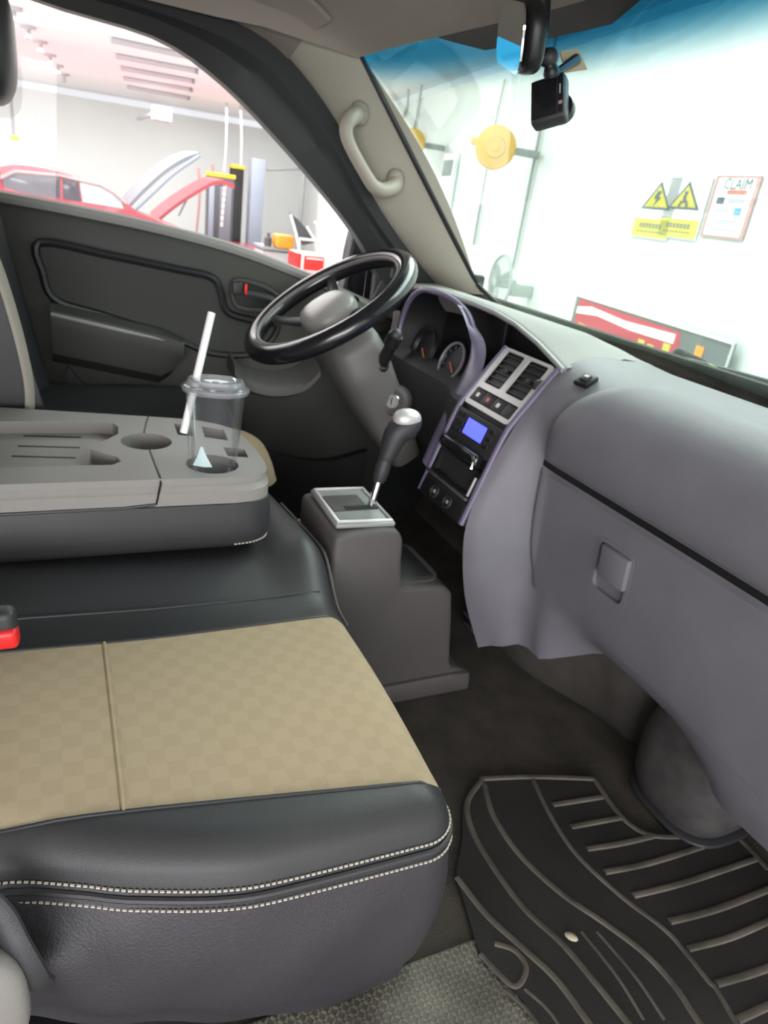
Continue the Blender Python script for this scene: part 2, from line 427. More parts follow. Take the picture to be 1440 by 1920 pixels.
# ------------------------------------------------------------------ driver's door
door = thing('truck_door', 'dark grey driver door with inlaid trim panel below its window', 'door', (-0.84, 0.4, 0.0))
XD = -0.82
sill = [P(u, v, x=XD) for u, v in [(0, 376), (150, 404), (300, 436), (450, 477), (580, 527)]]
sill = spline([Vector((XD, -0.50, 0.925)), Vector((XD, -0.28, 0.918))] + sill + [Vector((XD, 0.86, 0.735)), Vector((XD, 1.02, 0.69))], 40)
b = B(); rows = []
for p in sill:
    row = [Vector((XD - 0.05, p.y, p.z + 0.012)), Vector((XD - 0.025, p.y, p.z + 0.010)), Vector((XD - 0.008, p.y, p.z)), Vector((XD, p.y, p.z - 0.016))]
    for t in lin(0.06, 1, 14):
        z = lerp(p.z - 0.016, 0.02, t)
        row.append(Vector((XD + 0.02 * math.sin(min(1, t * 1.5) * math.pi * .5), p.y, z)))
    rows.append(row)
obj('panel', b.grid(rows).solid(0.02), 'door_trim', door)
# felt window seal along the top of the trim
obj('window_seal', B().tube([p + Vector((-0.012, 0, 0.008)) for p in sill], 0.015, 8), 'door_ledge', door)
# recessed inlay with a dark rolled edge
inl = [(75, 455), (200, 478), (330, 505), (395, 520), (412, 545), (425, 585), (470, 600), (520, 612), (480, 660), (400, 662), (330, 635), (200, 592), (105, 562), (80, 510)]
pts = spline([P(u, v, x=XD + 0.021) for u, v in inl], 60, closed=True)
MX = frame((XD + 0.021, 0, 0), (0, 1, 0), (0, 0, 1))       # x->world y, y->world z, z->world +x
b = B().prism([(p.y, p.z) for p in pts], MX, 0.004)
obj('inlay_panel', b, 'door_inlay', door)
obj('inlay_groove', B().tube([p + Vector((0.002, 0, 0)) for p in pts], 0.0105, 8, closed=True), 'black', door)
# inside door opener: recess cup, pull lever, red lock mark
hp = [P(u, v, x=XD + 0.03) for u, v in [(440, 527), (470, 530), (505, 543), (525, 562), (520, 578), (480, 582), (445, 575), (435, 550)]]
hp = spline(hp, 32, closed=True)
cx = sum(hp, Vector()) / len(hp)
oh = obj('opener_bezel', B().tube(hp, 0.007, 8, closed=True), 'door_trim', door)
obj('opener_cup', B().prism([(p.y, p.z) for p in hp], frame((XD + 0.018, 0, 0), (0, 1, 0), (0, 0, 1)), 0.006), 'black', door)
pl = [P(u, v, x=XD + 0.035) for u, v in [(458, 548), (480, 551), (510, 560), (520, 570)]]
obj('opener_lever', B().tube(spline(pl, 10), [0.012] * 10, 8, flat=0.6), 'dash_dark', door)
q = P(453, 541, x=XD + 0.036)
obj('lock_knob', B().box(q + Vector((0, -0.012, 0)), (0.02, 0.03, 0.035), bev=0.006), 'dash_dark', door)
obj('lock_mark', B().box(q + Vector((0.004, 0.010, 0.0)), (0.016, 0.008, 0.028), bev=0.002), 'red_plastic', door, label='red lock indicator')
# armrest with pale front edge
a0, a1 = P(95, 590, x=XD + 0.07), P(345, 648, x=XD + 0.07)
rows = []
for t in lin(0, 1, 12):
    p = a0.lerp(a1, t); e = 1 - 0.6 * sm((t - .85) / .15)
    sec = [(-0.06, 0.022 * e), (-0.02, 0.026 * e), (0.0, 0.012 * e), (0.004, -0.004), (0.0, -0.03), (-0.012, -0.10 * e), (-0.05, -0.13 * e)]
    rows.append([p + Vector((dx, 0, dz)) for dx, dz in sec])
obj('armrest', B().grid(rows, close_u=True, cap=True), 'door_trim', door)
obj('armrest_edge', B().tube([a0 + Vector((0.0, 0, 0.002)), a0.lerp(a1, .5) + Vector((0.0, 0, 0.002)), a1 + Vector((-0.004, 0, 0.001))], 0.0055, 8), 'door_ledge', door)
# map pocket lip low on the door
pk = [P(u, v, x=XD + 0.06) for u, v in [(125, 690), (165, 735), (240, 775), (330, 800), (480, 845), (600, 868), (690, 848)]]
b = B(); pk = spline(pk, 24)
rows = [[Vector((XD, p.y, p.z - 0.2)), Vector((XD + 0.05, p.y, p.z - 0.18)), p + Vector((0.0, 0, -0.01)), p, p + Vector((-0.01, 0, 0.0)), Vector((XD + 0.04, p.y, p.z - 0.12))] for p in pk]
obj('map_pocket', b.grid(rows, cap=False).solid(0.004), 'dash_dark', door)
# window frame: dark band around the opening
fin = [(-60, -60), (100, 2), (300, 66), (420, 150), (520, 252), (600, 345), (655, 415), (690, 470), (720, 530)]
fou = [(-60, -125), (100, -62), (310, 0), (480, 56), (560, 126), (640, 238), (700, 365), (762, 455), (830, 545)]
fi = spline([P(u, v, x=XD - 0.01) for u, v in fin], 30); fo = spline([P(u, v, x=XD + 0.012) for u, v in fou], 30)
rows = [[a + Vector((-0.04, 0, 0)), a, a.lerp(c, .35) + Vector((0.014, 0, 0)), a.lerp(c, .5) + Vector((0.004, 0, 0)), a.lerp(c, .62) + Vector((0.014, 0, 0)), c] for a, c in zip(fi, fo)]
obj('window_frame', B().grid(rows).solid(0.008), 'seal', door)
# quarter panel behind the mirror and the glass run divider
tri = [P(u, v, x=XD - 0.004) for u, v in [(716, 368), (742, 405), (760, 455), (835, 548), (800, 640), (735, 640), (700, 560), (742, 470), (728, 420)]]
obj('mirror_sail', B().prism([(p.y, p.z) for p in tri], frame((XD - 0.02, 0, 0), (0, 1, 0), (0, 0, 1)), 0.018, 0.003), 'seal', door)
gp = [P(u, v, x=XD + 0.012) for u, v in [(718, 366), (738, 402), (747, 418), (741, 465), (733, 520)]]
obj('glass_channel', B().tube(spline(gp, 14), 0.0045, 6), 'grey_plastic', door)
gl = [Vector((XD - 0.03, p.y, p.z)) for p in fi if p.y < 0.9] + [Vector((XD - 0.03, p.y, p.z - 0.02)) for p in reversed(sill) if p.y < 0.9]
obj('window_pane', B().prism([(p.y, p.z) for p in gl], frame((XD - 0.03, 0, 0), (0, 1, 0), (0, 0, 1)), 0.003), 'clear_glass', door)

# grab handle on the A-pillar
gh = thing('grab_handle', 'tan moulded grab handle on the windscreen pillar', 'handle', P(700, 290, x=-0.70))
path = [P(678, 212, x=-0.735), P(666, 216, x=-0.70), P(654, 226, x=-0.68), P(649, 240, x=-0.675), P(652, 262, x=-0.673), P(668, 296, x=-0.672), P(690, 334, x=-0.672), P(702, 350, x=-0.673), P(718, 357, x=-0.68), P(738, 350, x=-0.70), P(744, 335, x=-0.73)]
obj('grip', B().tube(spline(path, 40), [0.019 + 0.003 * math.cos(i / 39 * 2 * math.pi) for i in range(40)], 14), 'handle_tan', gh)
for (u, v) in ((674, 212), (741, 338)):
    obj('mount_cap', B().sellip(P(u, v, x=-0.725), (0.024, 0.024, 0.030), 2.4), 'handle_tan', gh)

# ------------------------------------------------------------------ dashboard
dash = thing('dashboard', 'grey moulded dashboard with glove box, centre stack and instrument hood', 'dashboard', (0.0, 1.0, 0.3))
S_ = [(1.25, .745), (1.18, .782), (1.10, .79), (1.02, .788), (.955, .765), (.905, .705), (.862, .635), (.820, .53), (.795, .43), (.802, .34), (.835, .22), (.90, .08)]
G_ = [(1.25, .745), (1.18, .777), (1.10, .783), (1.01, .772), (.937, .738), (.897, .675), (.907, .590), (.915, .50), (.925, .40), (.945, .315), (.985, .255), (1.06, .21)]
R_ = [(1.24, .745), (1.16, .777), (1.08, .783), (.995, .77), (.93, .735), (.895, .675), (.905, .590), (.915, .50), (.925, .40), (.94, .30), (.955, .235), (.985, .175)]
G2 = G_[:9] + [(.935, .315), (.945, .235), (.965, .135)]
KEY = [(0.072, [Vector(p) for p in S_]), (0.090, [Vector(p).lerp(Vector(q), .12) for p, q in zip(S_, G_)]), (0.115, [Vector(p).lerp(Vector(q), .50) for p, q in zip(S_, G2)]),
       (0.140, [Vector(p).lerp(Vector(q), .88) for p, q in zip(S_, G2)]), (0.165, [Vector(p) for p in G2]), (0.215, [Vector(p) for p in G2]), (0.31, [Vector(p) for p in G_]), (0.45, [Vector(p) for p in G_]), (0.56, [Vector(p).lerp(Vector(q), .15) for p, q in zip(G_, R_)]), (0.68, [Vector(p) for p in R_]), (0.90, [Vector(p) for p in R_])]
def dash_prof(x):
    for (a, pa), (c, pc) in zip(KEY, KEY[1:]):
        if x <= c or c == KEY[-1][0]:
            t = max(0, min(1, (x - a) / (c - a))); return [p.lerp(q, t) for p, q in zip(pa, pc)]
def D(x, t):
    """point on the passenger side of the dash; t runs from windscreen (0) over the top and down the face (1)"""
    pr = dash_prof(x); f = t * (len(pr) - 1); i = min(int(f), len(pr) - 2); s = f - i
    g = lambda j: pr[max(0, min(len(pr) - 1, j))]
    p0, p1, p2, p3 = g(i - 1), g(i), g(i + 1), g(i + 2)
    p = 0.5 * ((2 * p1) + (p2 - p0) * s + (2 * p0 - 5 * p1 + 4 * p2 - p3) * s * s + (3 * p1 - p0 - 3 * p2 + p3) * s ** 3)
    return Vector((x, p.x, p.y))
def DN(x, t):
    e = 0.004
    n = (D(x + e, t) - D(x - e, t)).cross(D(x, min(1, t + e)) - D(x, max(0, t - e))).normalized()
    return n if n.y < 0.2 and (n.y < 0 or n.z > 0) else -n
xs = [0.072, 0.082, 0.092, 0.103, 0.115, 0.128, 0.140, 0.152, 0.165, 0.19, 0.21] + list(lin(0.23, 0.90, 24))
body = B().grid([[D(x, t) for t in lin(0, 1, 70)] for x in xs])
obj('body', body, 'dash', dash)
obj('end_cheek', B().prism([(D(.90, t).y, D(.90, t).z) for t in lin(0, 1, 40)] + [(1.24, .175)], frame((.899, 0, 0), (0, 1, 0), (0, 0, 1)), .012), 'dash', dash)
def patch(x0f, x1, t0, t1, h, edge, nx=36, nt=30, soft=0.02, cut=None):
    """a panel proud of the dash face by h with rolled borders; x0f(s) is its inboard edge for s in 0..1 from top to bottom"""
    b = B(); rows = []; ss = lin(0, 1, nt + 1)
    if cut: ss = sorted(set(ss + [(cut[2] - t0) / (t1 - t0), (cut[3] - t0) / (t1 - t0)]))
    for s in ss:
        t = lerp(t0, t1, s); row = []; x0 = x0f(s)
        xl = [lerp(x0, x1, (i / nx) ** 1.5) for i in range(nx + 1)]
        if cut:
            for cx_ in cut[:2]: xl[min(range(nx + 1), key=lambda i: abs(xl[i] - cx_))] = cx_
        for x in xl:
            d = min((x - x0) / soft, (t - t0) / edge, (t1 - t) / edge, (x1 - x) / soft); k = math.sqrt(max(0, 1 - (1 - min(1, max(0, d))) ** 2))
            row.append((x, t, b.bm.verts.new(D(x, t) + DN(x, t) * (h * k - 0.004))))
        rows.append(row)
    for r0, r1 in zip(rows, rows[1:]):
        for i in range(len(r0) - 1):
            if cut and cut[0] - 1e-6 <= r0[i][0] and r0[i + 1][0] <= cut[1] + 1e-6 and cut[2] - 1e-6 <= r0[i][1] and r1[i][1] <= cut[3] + 1e-6: continue
            b.bm.faces.new((r0[i][2], r0[i + 1][2], r1[i + 1][2], r1[i][2]))
    return b
# padded airbag cover bulging above the slit, rounded inboard corner
obj('airbag_cover', patch(lambda s: 0.142 + 0.20 * (1 - math.sqrt(max(0, 1 - (1 - s) ** 2))), 0.895, 0.25, 0.546, 0.024, 0.055, nt=40, soft=0.055), 'dash', dash)
glb = obj('glove_box_door', patch(lambda s: 0.140 + 0.03 * s * s * s, 0.895, 0.560, 0.835, 0.012, 0.008, soft=0.012, cut=(.344, .428, .622, .716)), 'dash', dash)
obj('slit_shade', B().grid([[D(x, t) + DN(x, t) * .0015 for t in (.546, .553, .560)] for x in lin(.142, .895, 40)]), 'black', dash)  # flat black strip standing in for the shade in the gap
# glove box latch: recess plate and pull
hc = D(0.386, 0.669); hn = DN(0.386, 0.669)
HM = frame(hc + hn * 0.0085, (1, 0, 0), (D(0.386, 0.62) - D(0.386, 0.72)))
LH = (D(0.386, 0.622) - D(0.386, 0.716)).length
def rr2(cx, cy, w, h, r, n=5):
    out = []
    for qx, qy, a in ((1, 1, 0), (-1, 1, 90), (-1, -1, 180), (1, -1, 270)):
        for k in range(n):
            th = math.radians(a + 90 * k / (n - 1)); out.append((cx + qx * (w / 2 - r) + r * math.cos(th), cy + qy * (h / 2 - r) + r * math.sin(th)))
    return out
obj('latch_recess', B().holed(rr2(0, 0, 0.096, LH + .012, 0.016), [rr2(-0.001, 0, 0.080, LH - .006, 0.014)], HM, [0.022], 0.008), 'dash', glb, 30)
obj('latch_pull', B().box((0.008, LH * .17, .003), (0.070, LH * .62, 0.014), HM, 0.004), 'dash', glb)
# square blank switch beside the stack
swc = D(0.142, 0.335) + DN(0.142, 0.335) * 0.004
SM = frame(swc, (1, 0.15, 0), D(0.142, 0.30) - D(0.142, 0.37))
sw = obj('side_switch', B().box((0, 0, 0), (0.036, 0.036, 0.012), SM, 0.004), 'black', dash)
obj('switch_rocker', B().box((0, 0, 0.007), (0.020, 0.020, 0.006), SM, 0.003), 'dash_dark', sw)
obj('switch_mark', B().box((0.002, 0.002, 0.0103), (0.010, 0.006, 0.001), SM), 'silver', sw)

# top pad with its brow over the instruments and the centre stack
BROW = [(-0.84, Vector((.975, .795))), (-0.66, Vector((.945, .815))), (-0.58, Vector((.925, .826))), (-0.50, Vector((.912, .836))), (-0.45, Vector((.912, .838))), (-0.40, Vector((.935, .836))),
        (-0.34, Vector((.968, .830))), (-0.27, Vector((.990, .822))), (-0.18, Vector((.995, .810))), (-0.06, Vector((.978, .792))), (0.04, Vector((.955, .775))), (0.085, Vector((.945, .766)))]
rows = []
for x in lin(-0.78, 0.085, 60):
    e = interp(x, BROW); m = sm((x + 0.06) / 0.14)
    top = [Vector((1.25, .745)), Vector((1.18, lerp(.795, .783, m))), Vector((1.10, lerp(.818, .792, m)))]
    y3 = lerp(1.10, e.x, .6); 
    sec = top + [Vector((y3, lerp(.820, .788, m) * .4 + e.y * .6 + 0.004)), Vector((e.x + .014, e.y + .003)), Vector((e.x + .003, e.y)), Vector((e.x, e.y - .007)), Vector((e.x + .006, e.y - .014)), Vector((e.x + .05, e.y - .02)), Vector((e.x + .10, e.y - .06))]
    rows.append([Vector((x, p.x, p.y)) for p in sec])
obj('top_pad', B().grid(rows), 'dash_top', dash, 60)
obj('brow_highlight', B().tube([Vector((x, interp(x, BROW).x + .001, interp(x, BROW).y - .005)) for x in lin(-0.60, 0.082, 40)], 0.0065, 8), 'brow_highlight_grey', dash)  # lighter grey tube paints the highlight along the brow

# instrument hood: deep black cavity with two ringed dials
LIP = [(-0.575, .895, .655), (-0.585, .90, .72), (-0.565, .905, .785), (-0.515, .908, .822), (-0.45, .910, .832), (-0.375, .930, .826), (-0.315, .945, .800), (-0.280, .952, .755), (-0.268, .950, .70), (-0.262, .930, .64), (-0.235, .890, .555), (-0.20, .845, .475)]
lip = spline(LIP, 44)
rows = [[p for p in lip]]
for k, t in enumerate((0.25, 0.6, 1.0)):
    rows.append([Vector((lerp(p.x, -0.43 + (p.x + .43) * .86, t), lerp(p.y, 1.06, t), lerp(p.z, .70 + (p.z - .70) * .86, t))) for p in lip])
hood = obj('instrument_hood', B().grid(rows), 'black', dash)
obj('hood_lip', B().tube(lip, 0.007, 8), 'purple_trim', hood)
obj('gauge_plate', B().box((-0.43, 1.035, 0.68), (0.33, 0.012, 0.26), bev=0.004), 'black', hood)
GN = Vector((0, -0.94, 0.34))
for gx, gz in ((-0.345, .672), (-0.505, .672)):
    GM = frame((gx, .948, gz), (1, 0, 0), (0, 0.34, 0.94))
    d = obj('gauge_dial', B().lathe([(0, 0), (.046, 0.002), (.049, .010), (.052, .010), (.054, .0)], GM, 36), 'black', hood)
    obj('gauge_ring', B().tube([GM @ Vector((.050 * math.cos(a), .050 * math.sin(a), .010)) for a in lin(0, 2 * math.pi, 37)[:-1]], 0.0035, 8, closed=True), 'dial_ring' if gx > -.4 else 'black', hood)  # far dial's ring and marks darkened for the shade inside the hood
    obj('gauge_needle', B().box((.012, -.008, .006), (.036, .003, .003), GM @ Matrix.Rotation(-.6, 4, 'Z')), 'sign_red', hood)
    tk = B()
    for a in range(11):
        th = math.radians(225 - a * 27); tk.box((0.041, 0, 0.004), (.008, .002, .001), GM @ Matrix.Rotation(th, 4, 'Z'))
    obj('gauge_marks', tk, 'dial_ring' if gx > -.4 else 'dash_dark', hood)
# purple-grey swoop from the hood lip down to the foot of the stack
edge = spline([tuple(lip[22] + Vector((.005, .004, .002))), (-0.325, .952, .803), (-0.290, .958, .776), (-0.235, .955, .752), (-0.180, .930, .722), (-0.142, .895, .682), (-0.138, .845, .590), (-0.138, .818, .525), (-0.138, .800, .465)], 30)
obj('brow_shade_sheet', B().grid([[Vector((x, interp(x, BROW).x + .06, interp(x, BROW).y - dz)) for dz in (.03, .07, .12)] for x in lin(-.30, .07, 12)]), 'black', dash)  # black sheet put in for the shadow under the brow
lipR = [lip[int(round(i))] for i in lin(22, 43, 30)]
rows = []
for a, c in zip(lipR, edge):
    rows.append([a.lerp(c, s) + Vector((0, -0.022 * math.sin(math.pi * s), 0.006 * math.sin(math.pi * s))) for s in lin(0, 1, 9)])
obj('binnacle_side', B().grid(rows), 'purple_trim', dash)
# lower driver's side: knee panel and light strip under the dials
rows = []
for x in lin(-0.78, -0.14, 20):
    k = sm((x + 0.30) / 0.16)
    rows.append([Vector((x, y - 0.05 * k, z)) for y, z in [(.95, .66), (.90, .63), (.88, .56), (.885, .47), (.93, .38), (1.02, .32), (1.15, .30)]])
obj('knee_panel', B().grid(rows), 'dash_dark', dash)
kp = [P(u, v, x=-0.70) for u, v in [(440, 705), (470, 735), (520, 745), (570, 735), (600, 708)]]
rows = []
for p in spline(kp, 18):
    rows.append([p + Vector((-0.10, 0, 0.05)), p + Vector((-0.02, 0, 0.035)), p + Vector((0.0, 0, 0.02)), p + Vector((0.004, 0, 0.004)), p + Vector((-0.01, 0, -0.004)), p + Vector((-0.10, 0, 0.0))])
obj('fuse_panel', B().grid(rows, close_u=True, cap=True), 'console_grey', dash)

# centre stack -------------------------------------------------------
XC = -0.032
U0, U1 = Vector((0, .858, .632)), Vector((0, .948, .762))          # upper panel: foot and head (y,z)
L0, L1 = Vector((0, .788, .415)), Vector((0, .858, .632))          # lower panel
UM = frame(Vector((XC, 0, 0)) + (U0 + U1) / 2, (1, 0, 0), U1 - U0); UL = (U1 - U0).length
LM = frame(Vector((XC, 0, 0)) + (L0 + L1) / 2, (1, 0, 0), L1 - L0); LL = (L1 - L0).length
stack = obj('centre_stack', B().box((0, 0, -0.036), (0.206, UL + .01, 0.05), UM, .006).box((0, 0, -0.03), (0.206, LL + .01, 0.05), LM, .006), 'dash_dark', dash)
hh = [rr2(-0.0435, 0.026, 0.070, 0.088, .006), rr2(0.0435, 0.026, 0.070, 0.088, .006), rr2(0, -0.049, 0.166, 0.034, .004)]
obj('vent_frame', B().holed(rr2(0, 0, 0.184, UL - .004, .012), hh, UM @ Matrix.Translation((0, 0, .006)), [-.005] * 3, .012), 'silver', stack, 30)
for cx in (-0.0435, 0.0435):
    for k in range(6):
        obj('vent_slat', B().box((cx, 0.062 - k * 0.0145, -0.006), (0.074, 0.0035, 0.014), UM @ Matrix.Rotation(0.0, 4, 'X')), 'black', stack)
    obj('vent_well', B().box((cx, 0.026, -0.010), (0.078, 0.094, 0.012), UM), 'black', stack)
    obj('vent_tab', B().box((cx + .004, 0.026, 0.003), (0.010, 0.010, 0.008), UM, .002), 'dash_dark', stack)
obj('vent_wheel', B().lathe([(0.0, -.004), (.014, -.004), (.015, 0), (.014, .004), (0.0, .004)], UM @ Matrix.Translation((0.084, 0.028, 0.0)) @ Matrix.Rotation(math.pi / 2, 4, 'Y'), 20), 'dash_dark', stack)
for k in range(4):
    bt = obj('dash_button', B().box((-0.0625 + k * 0.0415, -0.049, 0.000), (0.0395, 0.031, 0.008), UM, .002), 'dash_dark', stack)
    if k < 3: obj('button_icon', B().box((-0.0625 + k * 0.0415, -0.049, 0.0043), (0.010, 0.010, 0.001), UM @ Matrix.Translation((0, 0, 0)), 0), 'sign_red' if k == 1 else 'silver', bt)
# radio with lit display
rad = obj('radio', B().box((0, 0.068, 0.0), (0.178, 0.074, 0.02), LM, .004), 'dash_dark', stack)
obj('radio_display', B().box((0.004, 0.074, 0.0105), (0.076, 0.036, 0.002), LM, .0009), 'lcd', rad)
for k in range(6):
    obj('radio_key', B().box((-0.070 + (k % 2) * 0.018, 0.092 - (k // 2) * 0.018, 0.0105), (0.014, 0.012, 0.004), LM, .0015), 'black', rad)
for k in range(3):
    obj('radio_key', B().box((0.062, 0.092 - k * 0.018, 0.0105), (0.020, 0.012, 0.004), LM, .0015), 'black', rad)
# cassette-like flap bar and drop tray under the radio
bar = obj('flap_bar', B().box((0.0, 0.020, 0.014), (0.150, 0.030, 0.030), LM, .008, 3), 'black_gloss', stack)
obj('flap_hinge', B().tube([LM @ Vector((0.060, 0.030, 0.030)), LM @ Vector((0.074, 0.020, 0.030)), LM @ Vector((0.076, 0.004, 0.028))], 0.004, 8), 'chrome', bar)
obj('flap_hinge', B().tube([LM @ Vector((-0.078, 0.030, 0.022)), LM @ Vector((-0.084, 0.022, 0.022)), LM @ Vector((-0.084, 0.010, 0.020))], 0.003, 8), 'chrome', bar)
obj('drop_tray', B().holed(rr2(0, -0.030, 0.178, 0.070, .006), [rr2(0.0, -0.026, 0.156, 0.052, .005)], LM @ Matrix.Translation((0, 0, .008)), [.034], .02), 'black', stack, 30)
obj('tray_lip', B().box((0, -0.061, 0.012), (0.178, 0.008, 0.012), LM, .003), 'console_grey', stack)
obj('tray_edge', B().box((0.083, -0.032, 0.011), (0.005, 0.045, 0.006), LM, .002), 'silver', stack)
lp = obj('socket_panel', B().box((0, -0.092, 0.0), (0.186, 0.050, 0.022), LM, .005), 'black', stack)
for cx in (-0.03, 0.03):
    obj('lighter_socket', B().lathe([(0, .010), (.010, .010), (.011, .016), (.015, .016), (.016, .010)], LM @ Matrix.Translation((cx, -0.092, 0.0)), 20), 'dash_dark', lp)
    obj('socket_mark', B().box((cx, -0.092, 0.0125), (.008, .008, .003), LM, .001), 'silver', lp)
# slim dark bezel rails either side of the stack
for sx in (-0.098, 0.098):
    pth = [LM @ Vector((sx, -LL / 2, .004)), LM @ Vector((sx, 0, .006)), LM @ Vector((sx, LL / 2 - .02, .006)), UM @ Vector((sx, -UL / 2 + .02, .004)), UM @ Vector((sx, 0, .003)), UM @ Vector((sx, UL / 2, .0))]
    obj('stack_rail', B().tube(spline(pth, 24), .0065, 8), 'purple_trim', stack)

# ------------------------------------------------------------------ steering column and wheel
WC = Vector((-0.405, 0.612, 0.785)); th = math.radians(35)
WU = Vector((0, math.cos(th), math.sin(th))); WNRM = Vector((0, -math.sin(th), math.cos(th)))
WM = frame(WC, (1, 0, 0), WU)
col = thing('steering_shroud', 'grey steering shroud with ignition lock and stalks below the wheel', 'steering shroud', WC + WNRM * -0.45)
rows = []
for t, wx, hz, dn in [(0.078, .058, .055, 0), (0.10, .088, .066, 0), (0.16, .100, .072, -.004), (0.25, .096, .066, -.008), (0.36, .082, .054, -.010), (0.46, .06, .045, -.01)]:
    c = WC - WNRM * t + WU * dn
    rows.append([c + Vector((1, 0, 0)) * wx * math.copysign(abs(math.cos(a)) ** .6, math.cos(a)) + WU * hz * math.copysign(abs(math.sin(a)) ** .6, math.sin(a)) for a in lin(0, 2 * math.pi, 29)[:-1]])
rr_ = []
for k in range(24):
    f = k / 23 * 5; i = min(int(f), 4); s = f - i; rr_.append([a.lerp(c, s) for a, c in zip(rows[i], rows[i + 1])])
obj('shroud', B().grid(rr_, close_u=True, cap=True), 'grey_plastic', col)
ig = P(738, 752, x=-0.315)
IM = frame(ig, (0.3, 0.7, 0.3), (0, -0.3, 0.9)); 
vdir = (CAM - ig).normalized(); IM = frame(ig, (0.25, 0.75, 0.35), WU); 
IM = Matrix.Translation(ig) @ Vector((0.72, -0.62, 0.15)).to_track_quat('Z', 'Y').to_matrix().to_4x4()
obj('ignition_boss', B().lathe([(.040, -.03), (.038, 0), (.030, .008), (.026, .008), (.025, .0), (0, 0)], IM, 28), 'console_grey', col)
obj('ignition_lock', B().lathe([(.019, 0), (.019, .014), (.017, .016), (0, .016)], IM, 24), 'chrome', col)
obj('key_slot', B().box((0, 0, .017), (.004, .018, .002), IM), 'black', col)
s0, s1 = P(708, 700, x=-0.335), P(742, 628, x=-0.27)
obj('stalk', B().tube([s0, s0.lerp(s1, .25), s0.lerp(s1, .28), s0.lerp(s1, .75), s0.lerp(s1, .78), s1], [.019, .019, .015, .015, .019, .017], 14), 'black', col)
obj('stalk_tip', B().sellip(s1, (.015, .015, .015), 2), 'dash_dark', col)
s2, s3 = P(735, 640, x=-0.52), P(745, 585, x=-0.56)
obj('wiper_stalk', B().tube([s2, s2.lerp(s3, .6), s3], [.011, .009, .010], 10), 'grey_plastic', col)

wheel = thing('steering_wheel', 'glossy black four-spoke steering wheel with pale grey hub', 'steering wheel', WC)
RW = 0.206
circ = lambda r, z, n=64: [WM @ Vector((r * math.cos(a), r * math.sin(a), z)) for a in lin(0, 2 * math.pi, n + 1)[:-1]]
obj('rim', B().tube(circ(RW, 0), 0.0225, 18, closed=True), 'black_gloss', wheel)
obj('inner_trim_ring', B().tube(circ(RW - .0185, 0.012), 0.0055, 8, closed=True), 'grey_plastic', wheel)
obj('hub', B().sellip((0, -0.01, -0.018), (.078, .070, .036), 2.6, WM), 'hub_grey', wheel)
obj('hub_back', B().lathe([(.07, -.02), (.075, -.05), (.05, -.075), (0, -.075)], WM, 28), 'dash_dark', wheel)
for a in (25, 155, 215, 325):
    ca, sa = math.cos(math.radians(a)), math.sin(math.radians(a))
    obj('spoke', B().tube([WM @ Vector((r * ca, r * sa - .005, z)) for r, z in [(.05, -.03), (.10, -.028), (.15, -.018), (.19, -.004)]], [.024, .018, .014, .014], 12, flat=.5, up=WNRM), 'dash_dark', wheel)

# ------------------------------------------------------------------ floor console with gear lever
con = thing('floor_console', 'grey plastic floor console with gear lever and cup well', 'console', (0.01, 0.62, 0.0))
CX0, CX1 = -0.10, 0.112
side = [(.475, .0), (.475, .432), (.50, .437), (.585, .442), (.612, .435), (.625, .415), (.632, .35), (.640, .305), (.655, .298), (.70, .298), (.745, .292), (.768, .272), (.782, .20), (.80, .085), (.812, .062), (.842, .055), (.852, .045), (.852, .0)]
CM = frame((CX0, 0, 0), (0, 1, 0), (0, 0, 1))
obj('body', B().prism(side, CM, CX1 - CX0, .012, 3), 'console_grey', con, 30)
obj('base_flange', B().prism([(.475, .0), (.475, .052), (.80, .055), (.856, .05), (.862, .0)], frame((CX0 - .01, 0, 0), (0, 1, 0), (0, 0, 1)), CX1 - CX0 + .02, .008), 'console_grey', con)
obj('cup_well', B().holed([(x, y) for x, y in rr2(0.006, 0.695, 0.17, 0.10, .03)], [rr2(0.006, 0.695, 0.150, 0.084, .036, 8)], frame((0, 0, .3005), (1, 0, 0), (0, 1, 0)), [.0005], .004), 'console_grey', con, 30)
obj('well_floor', B().box((0.006, 0.695, 0.2995), (0.140, 0.076, 0.003), bev=.001), 'dash_dark', con)
plt = obj('shift_plate', B().prism([(-.080, .488), (.094, .482), (.100, .607), (-.075, .612)], frame((0, 0, .440), (1, 0, 0), (0, 1, 0)), .010, .004), 'plate_grey', con)
obj('plate_trim', B().tube([Vector((x, y, .451)) for x, y in [(-.072, .495), (.086, .489), (.092, .600), (-.068, .604)]], .004, 8, closed=True), 'silver', plt)
obj('gate_insert', B().box((0.000, .538, .4505), (.075, .078, .003), bev=.001), 'console_grey', plt)
obj('gate_slot', B().box((0.028, .56, .4512), (.016, .07, .004)), 'black', plt)
g0 = P(690, 965, x=0.02); g1 = P(712, 895, x=0.012); g2 = P(722, 862, x=0.01); g3 = P(745, 812, x=0.006); g4 = P(770, 796, x=0.004)
lev = obj('gear_lever', B().tube([g0 - Vector((0, 0, .02)), g0, g1], .0075, 12), 'chrome', con)
obj('lever_collar', B().tube([g1.lerp(g0, .12), g1, g1.lerp(g2, .5), g1.lerp(g2, 1.0)], [.011, .0145, .016, .015], 14), 'dash_dark', lev)
kpth = spline([g2 - Vector((0, 0, .004)), g2.lerp(g3, .4), g3, g4, P(785, 798, x=0.004)], 16)
obj('knob', B().tube(kpth, [.014, .0165, .018, .0195, .021, .0225, .024, .0255, .027, .028, .0285, .028, .026, .022, .016, .006], 18), 'dash_dark', lev)
obj('knob_button', B().sellip(P(762, 792, x=0.008) + Vector((0, 0, .008)), (.022, .030, .020), 2.2), 'silver', lev)

